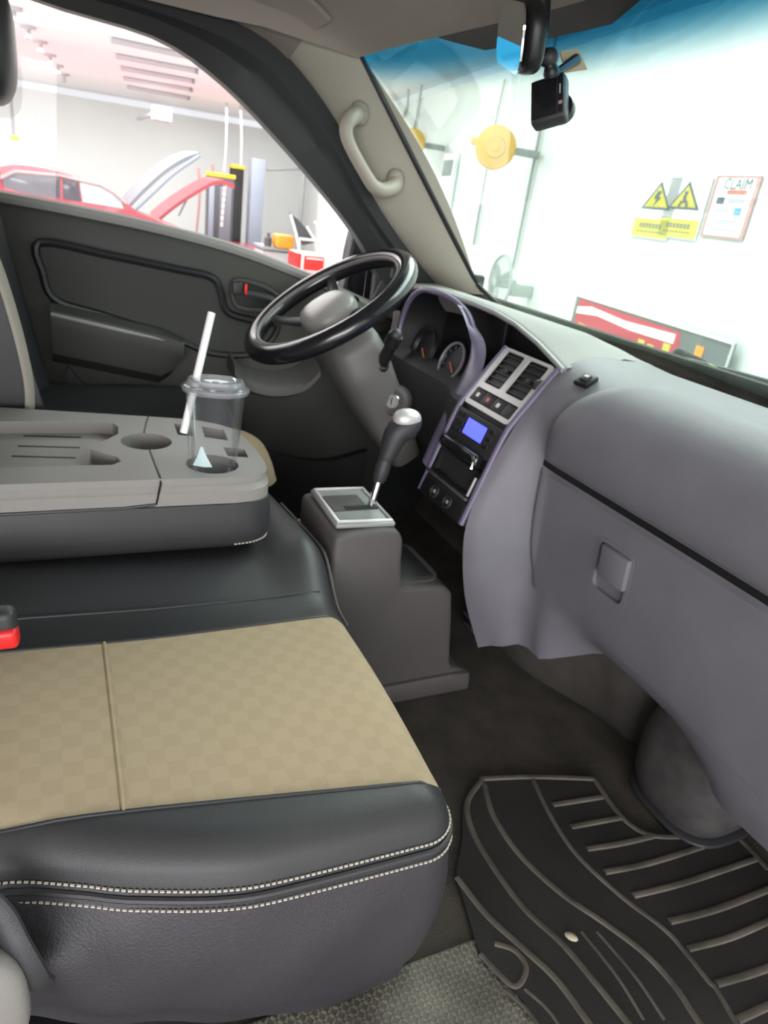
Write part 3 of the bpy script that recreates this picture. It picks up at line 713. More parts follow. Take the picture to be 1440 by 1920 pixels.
# ------------------------------------------------------------------ bench seat (passenger side)
seat = thing('passenger_seat', 'two-tone bench cushion with beige woven centre and black leather border', 'seat', (0.35, 0.1, 0.0))
YR = -0.50
def ztop(y): return sinterp(y, [(-0.5, .39), (-0.08, .378), (0.15, .366), (0.45, .360)])
def xs_out(y): return sinterp(y, [(-0.5, .600), (-0.08, .618), (0.0, .643), (.045, .662), (.19, .697), (.40, .703)])
def yf(x): return sinterp(x, [(-0.22, .43), (-.05, .448), (.10, .460), (.25, .455), (.45, .450), (.70, .440)])
def roll(d, r): return 0.0 if d >= r else r - math.sqrt(max(0, r * r - (r - max(0, d)) ** 2))
def seat_pt(x, y, r_side=.05):
    xo = corner_x(y)
    z = ztop(y) + .006 * math.sin(max(0, min(1, (x - .26) / .36)) * math.pi) + (.034 + .032 * sm((y - .33) / .09)) * sm((.225 - x) / .13)
    d = roll(xo - x, r_side); e = roll(yf(x) - y, .055)
    return Vector((x, y, z - math.hypot(d, e)))
def corner_x(y):
    R = .05; y0 = .44 - R; xo = xs_out(min(y, .44))
    return xo if y < y0 else xo - R + math.sqrt(max(0, R * R - min(R, y - y0) ** 2))
def x_far(y): return sinterp(y, [(-0.5, .28), (-.08, .278), (.436, .262)])
def x_near(y): return min(sinterp(y, [(-0.5, .58), (-.08, .592), (.05, .600), (.41, .650)]), corner_x(y) - .012)
def region(xa, xb, y0, y1f, nx, ny):
    rows = []
    for j in range(ny + 1):
        s = j / ny; s = 1 - (1 - s) ** 1.7; row = []
        for i in range(nx + 1):
            r = i / nx
            y = lerp(y0, y1f, s) if y1f is not None else None
            if y is None:
                xm = lerp(xa(.3), xb(.3), r); y = lerp(y0, yf(xm), s)
            x = lerp(xa(y), xb(y), r); row.append(seat_pt(x, min(y, yf(x)), .05))
        rows.append(row)
    return B().grid(rows)
def down_front(b, xa, xb, n, depth=.30):
    rows = []
    for k in range(6):
        row = []
        for i in range(n + 1):
            x = lerp(xa(.45), xb(.45), i / n); p = seat_pt(x, yf(x), .05)
            row.append(Vector((x, p.y + .012 * math.sin(k / 5 * math.pi), lerp(p.z, .05, k / 5))))
        rows.append(row)
    return b.grid(rows)
SEAM = .052
obj('beige_panel', region(x_far, x_near, SEAM, None, 24, 26), 'beige_fabric', seat, label='beige woven centre panel with small squares')
obj('beige_panel', region(x_far, x_near, YR, SEAM, 24, 16), 'beige_fabric', seat, label='beige woven rear panel behind the cross seam')
obj('cross_seam', B().tube([seat_pt(lerp(x_far(SEAM), x_near(SEAM), t), SEAM) + Vector((0, -.004 * t, .0005)) for t in lin(0, 1, 14)], .0028, 6), 'beige_fabric', seat)
obj('inner_bolster', region(lambda y: -.22, x_far, YR, None, 24, 34), 'leather', seat)
obj('outer_bolster', region(x_near, corner_x, YR, None, 14, 44), 'leather', seat)
for nm, xa, xb, mt in (('front_skirt', lambda y: -.22, lambda y: .65, 'leather'),):
    obj(nm, down_front(B(), xa, xb, 30), mt, seat)
# side skirt hanging from the stitched edge
ys = list(lin(YR, .39, 50)) + [.39 + .05 * math.sin(a) for a in lin(.15, math.pi / 2, 8)]
edge = [Vector((corner_x(y), y, ztop(y) - .05)) for y in ys]
edge += [Vector((.60, .452, .305)), Vector((.50, .452, .305))]
rows = []
for k, p in enumerate(edge):
    y = p.y; zb = sinterp(y, [(-0.5, .12), (-.08, .13), (.05, .085), (.19, .045), (.33, .015), (.40, .028), (.44, .07)])
    nrm = Vector((1, 0, 0)) if y < .39 else Vector((math.cos((y - .39) / .05 * 1.5), math.sin((y - .39) / .05 * 1.5), 0))
    row = []
    for t in lin(0, 1, 18):
        bulge = .016 * math.sin(math.pi * min(1, t * 1.15)) + .004 * math.sin(y * 23 + t * 4) * sm(t * 3) * (1 - t)
        wr = .006 * math.sin(y * 60 - t * 7) * sm((.06 - y) / .12) * math.sin(math.pi * t) + .002 * math.sin(y * 41 + 9 * t) * sm(t * 2)
        inn = -.016 * sm((t - .75) / .25) + .03 * t * sm((.12 - y) / .15)
        row.append(p + nrm * (bulge + wr + inn) + Vector((0, 0, lerp(0, zb - p.z, t))))
    rows.append(row)
obj('side_skirt', B().grid(rows), 'skirt_leather', seat, 60)
def off_edge(dz, out): return [p + (Vector((1, 0, 0)) if p.y < .39 else Vector((math.cos((p.y - .39) / .05 * 1.5), math.sin((p.y - .39) / .05 * 1.5), 0))) * out + Vector((0, 0, dz)) for p in edge[:-2]]
obj('edge_piping', B().tube(off_edge(-.008, .003), .0045, 8), 'leather', seat)
def stitches(path, r, step, duty=.62):
    b = B(); path = [Vector(p) for p in path]; acc = 0; L = [0]
    for a, c in zip(path, path[1:]): L.append(L[-1] + (c - a).length)
    def at(s):
        for i in range(len(path) - 1):
            if s <= L[i + 1]: return path[i].lerp(path[i + 1], (s - L[i]) / max(1e-9, L[i + 1] - L[i]))
        return path[-1]
    s = 0
    while s < L[-1]:
        b.tube([at(s), at(s + step * duty)], r, 5); s += step
    return b
o = obj('upper_stitching', stitches(off_edge(.004, .0015), .0014, .0066), 'thread', seat); o['kind'] = 'stuff'
o = obj('lower_stitching', stitches(off_edge(-.019, .0075), .0014, .0066), 'thread', seat); o['kind'] = 'stuff'
# folded seam lines on the leather beside the beige panel
obj('border_seam', B().tube([seat_pt(x_far(y), y) + Vector((0, 0, .0005)) for y in lin(YR, .44, 30)], .0025, 6), 'leather', seat)
obj('border_seam', B().tube([seat_pt(x_near(y), y) + Vector((0, 0, .0005)) for y in lin(YR, .43, 30)], .0022, 6), 'leather', seat)
obj('front_piping', B().tube([seat_pt(x, yf(x) - .006) + Vector((0, .004, .004)) for x in lin(.262, -.12, 26)], .0028, 6), 'console_grey', seat)
obj('crease_seam', B().tube([seat_pt(.205 - .012 * t, lerp(-.5, .46, t)) + Vector((0, 0, .001)) for t in lin(0, 1, 24)], .0022, 6), 'leather', seat)
# plastic hinge cover at the rear corner of the side
hc_ = P(12, 1845, x=.69)
b = B().sellip(P(0, 1850, x=.70) + Vector((0, -.055, -.02)), (.026, .080, .075), 3.2)
obj('hinge_cover', b, 'taupe_plastic', seat)
obj('hinge_strap', B().tube(spline([P(-50, 1670, x=.66), P(0, 1715, x=.675), P(30, 1770, x=.692), P(62, 1825, x=.700), P(72, 1850, x=.69)], 16), [.014] * 13 + [.018, .012, .004], 10, flat=.5, up=(1, 0, 0)), 'dash_dark', seat)
obj('mount_rail', B().box((.40, .05, .045), (.50, .80, .07), bev=.01), 'black', seat)

# folded-down middle backrest used as a table
fold = thing('middle_backrest', 'folded-down middle backrest with grey tray table and cup holders', 'armrest table', (-0.1, 0.0, 0.44))
top = [(.094, -.46), (.096, .285), (.088, .325), (.062, .350), (.0, .358), (-.12, .352), (-.175, .335), (-.215, .295), (-.245, .21), (-.305, -.09), (-.33, -.46)]
def outl(d, n=90):
    c = Vector((-.1, -.05)); base = [top[0]] + [(p.x, p.y) for p in spline([(a, b_, 0) for a, b_ in top[1:-1]], n)] + [top[-1]]
    out = []
    for i, p in enumerate(base):
        a = Vector(base[max(0, i - 1)]); b_ = Vector(base[min(len(base) - 1, i + 1)]); t = (b_ - a).normalized(); nn = Vector((t.y, -t.x))
        q = Vector(p) + (-nn if nn.dot(Vector(p) - c) < 0 else nn) * d
        out.append((q.x, q.y))
    return out
ZT = .555
def ring(d, z): return [Vector((x, y, z)) for x, y in outl(d)]
obj('leather_back', B().grid([ring(-.06, .414), ring(-.02, .416), ring(-.002, .421), ring(.007, .434), ring(.009, .455), ring(.007, .48), ring(.002, .506), ring(-.006, .510)], close_u=True, cap=True), 'leather', fold, 50)
obj('plastic_shell', B().grid([ring(-.006, .503), ring(.001, .508), ring(.001, .530), ring(-.003, .534), ring(-.008, .548)], close_u=True, cap=False), 'taupe_plastic', fold, 30)
o = obj('stitching', stitches(ring(.0045, .4275)[1:-1], .0013, .007), 'thread', fold); o['kind'] = 'stuff'
tray = [(-.214, -.42), (-.214, .085), (-.205, .108), (-.180, .116), (-.140, .112), (-.115, .095), (-.085, .068), (-.060, .058), (-.040, .075), (-.020, .098), (.005, .104), (.020, .088), (.020, -.42)]
circle = lambda cx, cy, r, n=28: [(cx + r * math.cos(2 * math.pi * k / n), cy + r * math.sin(2 * math.pi * k / n)) for k in range(n)]
def quad(pix): return [(P(u, v, z=ZT).x, P(u, v, z=ZT).y) for u, v in pix]
CUPX, CUPY = .028, .256
HOLES = [tray, circle(-.096, .158, .046), circle(CUPX, CUPY, .046),
         quad([(326, 794), (358, 797), (362, 818), (333, 815)]), quad([(378, 799), (420, 806), (428, 826), (384, 820)]), quad([(418, 838), (458, 842), (466, 858), (427, 855)])]
obj('tray_table', B().holed(outl(-.004), HOLES, frame((0, 0, ZT), (1, 0, 0), (0, 1, 0)), [.024, .05, .065, .02, .02, .02], .012), 'taupe_plastic', fold, 25)
for (u0, v0, u1, v1) in ((44, 817, 152, 820), (34, 836, 150, 839), (22, 855, 142, 858)):
    a, c = P(u0, v0, z=ZT - .0235), P(u1, v1, z=ZT - .0235)
    obj('tray_groove', B().box((0, 0, 0), ((c - a).length, .005, .0012), frame((a + c) / 2, c - a, (1, 0, 0))), 'black', fold, 0)
obj('split_line', B().tube([Vector((-.245, .180, ZT + .0003)), Vector((-.20, .170, ZT + .0003)), Vector((-.145, .160, ZT + .0003))], .0018, 5), 'black', fold)
obj('split_line', B().tube([Vector((-.048, .158, ZT + .0003)), Vector((.02, .158, ZT + .0003)), Vector((.085, .158, ZT + .0003)), Vector((.096, .157, ZT - .006)), Vector((.097, .150, .512))], .0018, 5), 'black', fold)
obj('shell_crease', B().tube([Vector((.0965, -.46, .506)), Vector((.0965, .10, .508)), Vector((.0965, .148, .512))], .003, 6), 'dash_dark', fold)

# driver's seat behind the folded backrest
ds = thing('driver_seat', 'black leather driver seat with tan inserts, partly out of frame', 'seat', (-0.45, 0.0, 0.0))
rows = []
for y, dz, dx in [(-.42, -.02, -.02), (-.30, 0, 0), (0.0, 0, 0), (.30, 0, 0), (.40, -.006, -.006), (.452, -.03, -.02), (.468, -.08, -.03), (.462, -.16, -.035)]:
    rows.append([Vector((-.552 + sx * (.205 + dx), y, z + dz)) for sx, z in [(1, .28), (1.02, .38), (1.0, .455), (.93, .482), (.80, .48), (.62, .455), (.3, .445), (-.3, .445), (-.62, .455), (-.80, .48), (-.93, .482), (-1.0, .455), (-1.02, .38), (-1, .28)]])
rows2 = []
for i in range(len(rows) - 1):
    for s in (0, .5): rows2.append([a.lerp(c, s) for a, c in zip(rows[i], rows[i + 1])])
rows2.append(rows[-1])
obj('cushion', B().grid(rows2, close_u=True, cap=True), 'leather', ds, 60)
obj('cushion_insert', B().tube(spline([(-.340, .02, .478), (-.340, .30, .477), (-.342, .38, .474), P(478, 838, x=-.345), P(497, 870, x=-.345), P(507, 905, x=-.345)], 24), .024, 10, flat=.5), 'beige_fabric', ds)
def backpt(s, t):
    """s across -1..1, t up 0..1"""
    wx = .215 - .035 * sm((t - .55) * 2); zz = lerp(.47, 1.05, t); yy = lerp(-.075, -.165, t)
    return Vector((-.555 + s * wx, yy + .075 * sm((abs(s) - .45) / .4) * (1 - .4 * t), zz))
rows = []
for t in lin(0, 1, 14):
    front = [backpt(s, t) for s in lin(-1, 1, 21)]
    back = [backpt(s, t) + Vector((0, -.13, 0)) for s in lin(1, -1, 7)]
    back = [Vector((p.x, lerp(-.075, -.165, t) - .12, p.z)) for p in back]
    cen = Vector((-.555, lerp(-.075, -.165, t) - .05, 0)); k_ = 1 - .30 * max(0, (t - .86) / .14) ** 2
    rows.append([Vector((cen.x + (p.x - cen.x) * (1 - (1 - k_) * .5), cen.y + (p.y - cen.y) * k_, p.z)) for p in front + back])
obj('backrest', B().grid(rows, close_u=True, cap=True), 'leather', ds, 60)
obj('side_stripe', B().tube(spline([P(u, v, x=-.335) for u, v in [(-30, 440), (-5, 500), (18, 570), (40, 650), (54, 720), (56, 770)]], 20), .012, 8, flat=.6), 'handle_tan', ds)
obj('headrest', B().sellip((-.555, -.085, 1.195), (.135, .062, .105), 3.0), 'leather', ds)
for sx in (-.05, .05): obj('headrest_post', B().tube([(-.555 + sx, -.20, 1.0), (-.555 + sx, -.12, 1.12)], .006, 8), 'chrome', ds)

# belt buckle with red release
bk = thing('belt_buckle', 'black seat belt buckle with red release button', 'belt buckle', P(10, 1190, x=.34))
BM = frame(P(2, 1178, x=.33), (0.12, 1, 0.08), (0, -.1, 1))
obj('housing', B().box((-.05, .004, 0), (.14, .052, .030), BM, .010, 3), 'dash_dark', bk)
obj('release_button', B().box((.004, -.008, .008), (.034, .028, .026), BM, .007, 3), 'red_plastic', bk)
obj('stalk', B().box((-.11, -.05, -.002), (.05, .12, .010), BM, .004), 'black', bk)

# clear cup with lid, straw, paper scrap
cup = thing('plastic_cup', 'empty clear plastic cup with lid standing in the front cup holder', 'cup', (CUPX, CUPY, .492))
cz0, cz1 = .492, .690
CT = Vector((CUPX - .016, CUPY + .004, cz1)); CBt = Vector((CUPX, CUPY, cz0))
KM = frame(CBt, (1, 0, 0), (0, 1, 0)); kz = (CT - CBt).normalized(); KM = Matrix.Translation(CBt) @ kz.to_track_quat('Z', 'Y').to_matrix().to_4x4()
H = (CT - CBt).length
obj('cup_body', B().lathe([(0, .004), (.034, .002), (.036, .0), (.038, .03), (.0395, .05), (.041, .052), (.0505, H - .012), (.052, H - .010), (.0535, H - .004), (.052, H)], KM, 40), 'cup_plastic', cup)
obj('lid', B().lathe([(.0535, H - .008), (.0565, H - .006), (.0565, H + .004), (.053, H + .006), (.050, H + .003), (.049, H + .012), (.047, H + .016), (.043, H + .016), (.041, H + .010), (.012, H + .010), (.007, H + .008)], KM, 40), 'lid_plastic', cup)
obj('lid_rim', B().tube([KM @ Vector((.0560 * math.cos(a), .0560 * math.sin(a), H)) for a in lin(0, 2 * math.pi, 41)[:-1]], .0030, 6, closed=True), 'lid_plastic', cup)
obj('cup_rib', B().tube([KM @ Vector((.041 * math.cos(a), .041 * math.sin(a), .052)) for a in lin(0, 2 * math.pi, 41)[:-1]], .0016, 6, closed=True), 'lid_plastic', cup)
hole = KM @ Vector((0, 0, H + .010))
t0_ = P(344, 812, x=hole.x + .018); t1_ = P(397, 586, x=hole.x - .030)
straw = obj('drinking_straw', B().tube([t0_, t1_], .0066, 12, cap=False).solid(.0006), 'straw')
tag(straw, 'white drinking straw leaning in the clear cup', 'straw')
pa = [P(362, 872, x=.045), P(378, 838, x=.03), P(398, 876, x=.05)]
pp = B().grid([[pa[0], pa[0].lerp(pa[2], .5) + Vector((.004, 0, 0)), pa[2]], [pa[0].lerp(pa[1], .6), pa[1].lerp(pa[0].lerp(pa[2], .5), .4), pa[2].lerp(pa[1], .6)], [pa[1] + Vector((0, -.002, 0)), pa[1], pa[1] + Vector((0, .002, 0))]])
tag(obj('paper_scrap', pp.solid(.0008), 'paper', None, 30), 'pale blue paper scrap tucked in the front cup holder', 'paper')

# ------------------------------------------------------------------ rubber floor mat
mat_ = thing('floor_mat', 'black rubber floor mat with raised curved ribs in the passenger footwell', 'floor mat', (0.6, 0.75, 0.0))
ZM = .010
def mp(u, v, z=ZM): return P(740 + u / 2.057, 1300 + v / 2.057, z=z)
outl_m = [mp(*p) for p in [(335, 318), (530, 310), (775, 318), (840, 415), (910, 490), (1005, 536), (1180, 535), (1310, 530), (1450, 670)]]
outl_m += [Vector((1.0, 1.10, ZM)), Vector((1.0, .62, ZM)), mp(560, 1290), mp(470, 1150), mp(330, 1010), mp(235, 700), mp(262, 560), mp(262, 430)]
obj('sheet', B().prism([(p.x, p.y) for p in outl_m], frame((0, 0, .004), (1, 0, 0), (0, 1, 0)), .006), 'rubber', mat_, 30)
RIBS = [([(340, 330), (280, 420), (300, 530), (380, 670), (500, 830), (640, 960), (760, 1100), (890, 1260), (960, 1340)], .0055),
        ([(345, 350), (380, 470), (480, 620), (640, 770), (800, 880), (960, 1000), (1080, 1130), (1160, 1250), (1230, 1340)], .0055),
        ([(240, 710), (350, 850), (480, 970), (620, 1100), (740, 1260), (800, 1340)], .0055),
        ([(330, 330), (530, 322), (770, 330)], .0060),
        ([(535, 335), (600, 470), (700, 620), (870, 780), (1040, 910), (1130, 1010), (1210, 1110), (1240, 1140), (1310, 1260), (1360, 1330)], .0045),
        ([(770, 330), (830, 420), (900, 500), (1000, 550), (1180, 550), (1300, 540), (1440, 680)], .0055),
        ([(610, 430), (800, 400)], .0060), ([(680, 515), (870, 480)], .0060), ([(740, 600), (870, 580), (1000, 550)], .0060), ([(810, 690), (1000, 650), (1280, 560)], .0060),
        ([(920, 780), (1120, 730), (1390, 640)], .0060), ([(1060, 880), (1250, 830), (1480, 740)], .0065), ([(1130, 985), (1300, 940), (1480, 860)], .0060),
        ([(1240, 1120), (1380, 1080), (1500, 1035)], .0065), ([(1320, 1260), (1440, 1205), (1520, 1170)], .0065),
        ([(385, 965), (460, 990), (505, 1050), (490, 1110), (455, 1128), (400, 1080), (330, 1005)], .0045)]
for pts_, r in RIBS:
    pts_ = [mp(*p) for p in pts_]
    path = spline(pts_, max(6, len(pts_) * 5)) if len(pts_) > 2 else [pts_[0], (pts_[0] + pts_[1]) / 2, pts_[1]]
    obj('rib', B().tube(path, r, 8, flat=.55, up=(0, 0, 1)), 'rib_rubber', mat_)
# fine lines between the long ribs
for (u0, v0, u1, v1) in ((720, 920, 960, 1260), (780, 920, 1040, 1260), (420, 1140, 560, 1290), (500, 1140, 640, 1290)):
    obj('fine_rib', B().tube(spline([mp(u0, v0), mp((u0 + u1) / 2 + 15, (v0 + v1) / 2), mp(u1, v1)], 10), .0028, 6, flat=.5, up=(0, 0, 1)), 'rib_rubber', mat_)
cr = P(1071, 1757, z=.014)
tag(obj('crumb', B().sellip((0, 0, 0), (.011, .007, .003), 2, Matrix.Translation(cr + Vector((0, 0, .001))) @ Matrix.Rotation(.7, 4, 'Z'), 10, 6), 'crumb'), 'small pale crumb lying on the rubber mat', 'crumb')

# rounded heater housing standing under the glove box
hb = thing('heater_housing', 'scuffed black plastic heater housing under the glove box', 'housing', (0.56, 1.08, 0.0))
obj('shell', B().sellip((.560, 1.115, .118), (.112, .105, .138), 2.7, nu=40, nv=24), 'scuffed', hb)
obj('foot_rim', B().sellip((.560, 1.12, .012), (.108, .102, .012), 3.0), 'dash_dark', hb)

# carpeted heel ledge and lower trim below the centre of the dash
lt = thing('lower_trim', 'dark lower trim panel under the centre of the dashboard', 'trim panel', (0.15, 1.0, 0.0))
rows = []
for x in lin(-.02, .72, 22):
    k = sm((x - .05) / .3); q_ = .06 * sm((x - .36) / .12)
    rows.append([Vector((x, y, z)) for y, z in [(lerp(.97, 1.03, k) + q_, lerp(.22, .30, k)), (lerp(.985, 1.045, k) + q_, lerp(.17, .25, k)), (lerp(1.0, 1.06, k) + q_, lerp(.11, .17, k)), (lerp(1.02, 1.09, k) + q_, .05), (1.04 + .09 * k + q_, .0)]])
obj('panel', B().grid(rows).solid(-.01), 'trim_dark', lt)
for k in range(5):
    q = P(884 + k * 2, 1160 + k * 21, y=.985)
    obj('floor_vent_slat', B().box(q, (.075, .012, .007), bev=.002), 'console_grey', lt)
obj('floor_vent_back', B().box(P(888, 1205, y=1.0) , (.10, .01, .16)), 'black', lt)

# ------------------------------------------------------------------ mirrors, dash camera
rm = thing('rear_view_mirror', 'black rear-view mirror turned edge-on at the windscreen header', 'mirror', P(985, 40, x=.02))
mc = P(972, 66, x=.02)
zv = (CAM - mc).normalized(); xv = ROT @ Vector((1, 0, 0)); xv = (xv - zv * xv.dot(zv)).normalized(); yv = zv.cross(xv)
nrm_ = (xv * -.975 + zv * .22).normalized(); upd = (yv * .94 + xv * .34).normalized()
upd = (upd - nrm_ * upd.dot(nrm_)).normalized(); wdir = upd.cross(nrm_)
MM = Matrix((wdir, upd, nrm_)).transposed().to_4x4(); MM.translation = mc; sgn = 1
obj('shell', B().sellip((0, 0, -sgn * .008), (.105, .052, .022), 3.4, MM, 36, 18), 'black', rm)
obj('mirror_glass', B().prism(rr2(0, 0, .196, .094, .03, 6), MM @ Matrix.Translation((0, 0, sgn * .0135 - .001)), .003), 'mirror', rm)
stem = [mc + MM.to_3x3() @ Vector((-.01, .03, -sgn * .025)), P(1002, 20, x=.0), P(1005, -20, x=-.02)]
obj('stem', B().tube(spline(stem, 8), .012, 10), 'black', rm)

dc = thing('dash_camera', 'black dash camera hanging from an arm on the windscreen', 'camera', P(1035, 180, x=.05))
DC = P(1027, 185, x=.06)
xr = (ROT @ Vector((.86, .0, .50))).normalized(); ur = (ROT @ Vector((.17, .97, .05))).normalized()
DM = frame(DC, xr, ur)
obj('camera_body', B().box((0, 0, -.012), (.060, .078, .030), DM, .007, 3), 'dash_dark', dc)
obj('screen', B().box((-.006, .001, .0035), (.044, .066, .002), DM, .0009), 'black_gloss', dc)
obj('button_strip', B().box((.0235, .002, .0035), (.010, .066, .003), DM, .001), 'black', dc)
obj('record_light', B().box((.0235, -.016, .0055), (.006, .005, .001), DM), 'sign_pink', dc, label='small red record light')
obj('status_bar', B().box((.0225, .008, .0055), (.002, .016, .001), DM), 'silver', dc)
obj('lens', B().lathe([(0, 0), (.022, 0), (.0235, .004), (.022, .018), (.016, .022), (.012, .018), (0, .016)], DM @ Matrix.Translation((.014, -.004, -.026)) @ Matrix.Rotation(math.pi, 4, 'X'), 28), 'black_gloss', dc)
arm = [P(1035, 146, x=.06), P(1030, 118, x=.058), P(1014, 95, x=.05), P(1012, 60, x=.05), P(1016, 15, x=.045), P(1016, -40, x=.04)]
obj('mount_arm', B().tube(spline(arm, 24), [.012, .013, .014, .012, .010, .012, .014, .016, .014, .010, .009, .010, .012, .014, .014, .014, .014, .014, .014, .014, .014, .014, .014, .014], 12), 'black', dc)
obj('ball_joint', B().sellip(P(1030, 108, x=.058), (.015, .015, .015), 2), 'dash_dark', dc)
p0 = P(1040, 138, x=.06); p1 = P(1080, 112, x=.03)
obj('side_arm', B().tube([p0, p0.lerp(p1, .5), p1], [.006, .008, .010], 8), 'black', dc)
pdq = [P(u, v, x=.028) for u, v in [(1048, 97), (1082, 92), (1099, 131), (1060, 137)]]
pn = (pdq[1] - pdq[0]).cross(pdq[3] - pdq[0]).normalized()
b = B().grid([[pdq[0], pdq[1]], [pdq[3], pdq[2]]]).solid(.004)
obj('mount_pad', b, 'tape_tan', dc, 0, label='tan adhesive mounting pad')

sm_ = thing('side_mirror', 'black exterior side mirror outside the driver window', 'mirror', P(690, 435, x=-1.02))
sq = spline([P(u, v, x=-1.0) for u, v in [(668, 381), (700, 384), (735, 392), (748, 420), (742, 500), (738, 560), (636, 560), (636, 492), (650, 425)]], 40, closed=True)
ctr = sum(sq, Vector()) / len(sq)
rows = [[ctr + (p - ctr) * s + Vector((dx, dy, 0)) for p in sq] for s, dx, dy in [(.90, .07, 0), (.97, .068, 0), (1.0, .06, 0), (1.0, .02, .0), (.93, -.03, .05), (.7, -.08, .09), (.3, -.10, .11)]]
obj('shell', B().grid(rows, close_u=True, cap=True), 'black', sm_, 50)
obj('mirror_face', B().grid([[ctr + (p - ctr) * .86 + Vector((.072, 0, 0)) for p in sq], [ctr + (p - ctr) * .001 + Vector((.072, 0, 0)) for p in sq]], close_u=True), 'black_gloss', sm_)
obj('mirror_arm', B().tube([ctr + Vector((0, .05, -.06)), ctr + Vector((.12, .10, -.12))], .022, 10), 'black', sm_)

# wipers and cowl outside the windscreen base
wp = thing('wiper', 'black windscreen wiper arm lying along the glass base', 'wiper', (0.2, 1.33, 0.79))
w0, w1, w2 = P(1165, 652, y=1.31), P(1275, 672, y=1.31), P(1460, 722, y=1.31)
obj('wiper_arm', B().tube(spline([w0, w1, w2, P(1600, 765, y=1.31)], 20), [.006] * 20, 8), 'black', wp)
obj('wiper_blade', B().tube(spline([P(1190, 664, y=1.32), P(1300, 690, y=1.32), P(1450, 732, y=1.32)], 20), .008, 8, flat=.5), 'seal', wp)
obj('pivot', B().sellip(P(1274, 663, y=1.31), (.018, .014, .014), 2), 'black', wp)
obj('linkage', B().tube([P(1240, 672, y=1.33), P(1280, 660, y=1.33), P(1320, 680, y=1.33)], .006, 6), 'black', wp)
cw = B().grid([[Vector((x, y, z - .05 * x * x)) for x in lin(-.7, .7, 20)] for y, z in [(1.27, .76), (1.31, .775), (1.42, .745), (1.50, .66), (1.52, .5)]])
struct('trim_5', cw.solid(.01), 'black')
for k, (u0, v0, u1, v1, m, lb) in enumerate([(1330, 688, 1372, 706, 'green', 'bright green sticker strip on the cowl behind the glass'), (1376, 708, 1428, 728, 'off_white', 'pale white sticker strip on the cowl behind the glass')]):
    a, c = P(u0, v0, y=1.30), P(u1, v1, y=1.30)
    tag(obj('cowl_sticker', B().tube([a, c], .009, 8, flat=.5), m), lb, 'sticker')

# ------------------------------------------------------------------ things in the workshop
# front wall: hose reels, conduits, fan, signs, door, long glossy board
def reel(u, v, r_px, label, off=.42):
    s, z = onwall(u, v, off); M = wallM(s, z, off); fc = CAM - M.translation; fc.z = 0; M = frame(M.translation, Vector((0, 0, 1)).cross(fc), (0, 0, 1))
    k = (CAM - M.translation).length; r = r_px / F * k
    t = thing('hose_reel', label, 'hose reel', tuple(M.translation), 'yellow wall hose reels')
    obj('drum', B().lathe([(0, .07), (r * .45, .075), (r * .5, .06), (r * .95, .05), (r, .03), (r, -.03), (r * .95, -.05), (0, -.05)], M, 32), 'reel_yellow', t)
    obj('hub', B().lathe([(0, .09), (r * .2, .085), (r * .22, .06)], M, 16), 'orange', t)
    obj('bracket', B().box((r * .75, r * .5, -.05), (r * .7, r * .8, .08), M, .01), 'off_white', t)
    obj('wall_arm', B().tube([M.translation, M.translation + WN * (off - .03)], .03, 8), 'conduit', t)
    obj('hose_guide', B().box((-r * 1.05, r * .15, 0), (r * .4, r * .35, .05), M, .01), 'reel_yellow', t)
    return t
reel(928, 277, 33, 'yellow hose reel on the front wall seen through the windscreen')
reel(772, 268, 22, 'yellow hose reel half hidden by the windscreen pillar')
reel(641, 313, 17, 'round yellow hose reel seen through the driver window')
def conduit(label, pts, r=.012, m='conduit'):
    ps = []
    for u, v in pts:
        s, z = onwall(u, v); ps.append(wallM(s, z, .03).translation.copy())
    tag(obj('conduit', B().tube(spline(ps, 12) if len(ps) > 2 else ps, r, 8), m), label, 'conduit', 'wall conduits')
conduit('grey conduit running down from behind the dash camera', [(1052, 40), (1020, 235), (966, 505)], .013)
conduit('pale conduit running down behind the large yellow hose reel', [(952, 150), (930, 250), (892, 460)], .010)
conduit('curved grey hose hanging beside the windscreen pillar top', [(770, 168), (766, 205), (752, 232)], .016)
conduit('straight grey conduit near the windscreen pillar', [(795, 160), (788, 205), (775, 270)], .016)
conduit('grey conduit beside the yellow reel in the driver window', [(672, 330), (668, 380), (662, 400)], .03)
s, z = onwall(845, 335); M = wallM(s, z, .03); 
t = thing('wall_hatch', 'pale grey doorway panel on the front wall beside the pillar', 'hatch', tuple(M.translation))
obj('frame', B().box((0, -.25, 0), (.42, 1.0, .05), M, .01), 'sign_white', t)
obj('opening', B().box((0, .10, .02), (.30, .16, .03), M, .005), 'conduit', t)
obj('leaf', B().box((0, -.36, .02), (.34, .70, .03), M, .005), 'off_white', t)

# round fan with wire guard
s, z = onwall(936, 530, .30); M = wallM(s, z, .30); k = (CAM - M.translation).length; R = 46 / F * k
t = thing('wall_fan', 'large grey round wall fan with wire guard behind the windscreen pillar', 'fan', tuple(M.translation))
obj('guard_ring', B().tube([M @ Vector((R * math.cos(a), R * math.sin(a), 0)) for a in lin(0, 2 * math.pi, 41)[:-1]], .012, 8, closed=True), 'fan_grey', t)
wires = B()
for rr_i in lin(.25, .9, 7): wires.tube([M @ Vector((R * rr_i * math.cos(a), R * rr_i * math.sin(a), .05 * (1 - rr_i))) for a in lin(0, 2 * math.pi, 31)[:-1]], .003, 5, closed=True)
for a in lin(0, 2 * math.pi, 25)[:-1]: wires.tube([M @ Vector((R * .12 * math.cos(a), R * .12 * math.sin(a), .05)), M @ Vector((R * math.cos(a), R * math.sin(a), 0))], .003, 5)
obj('guard_wires', wires, 'fan_grey', t)
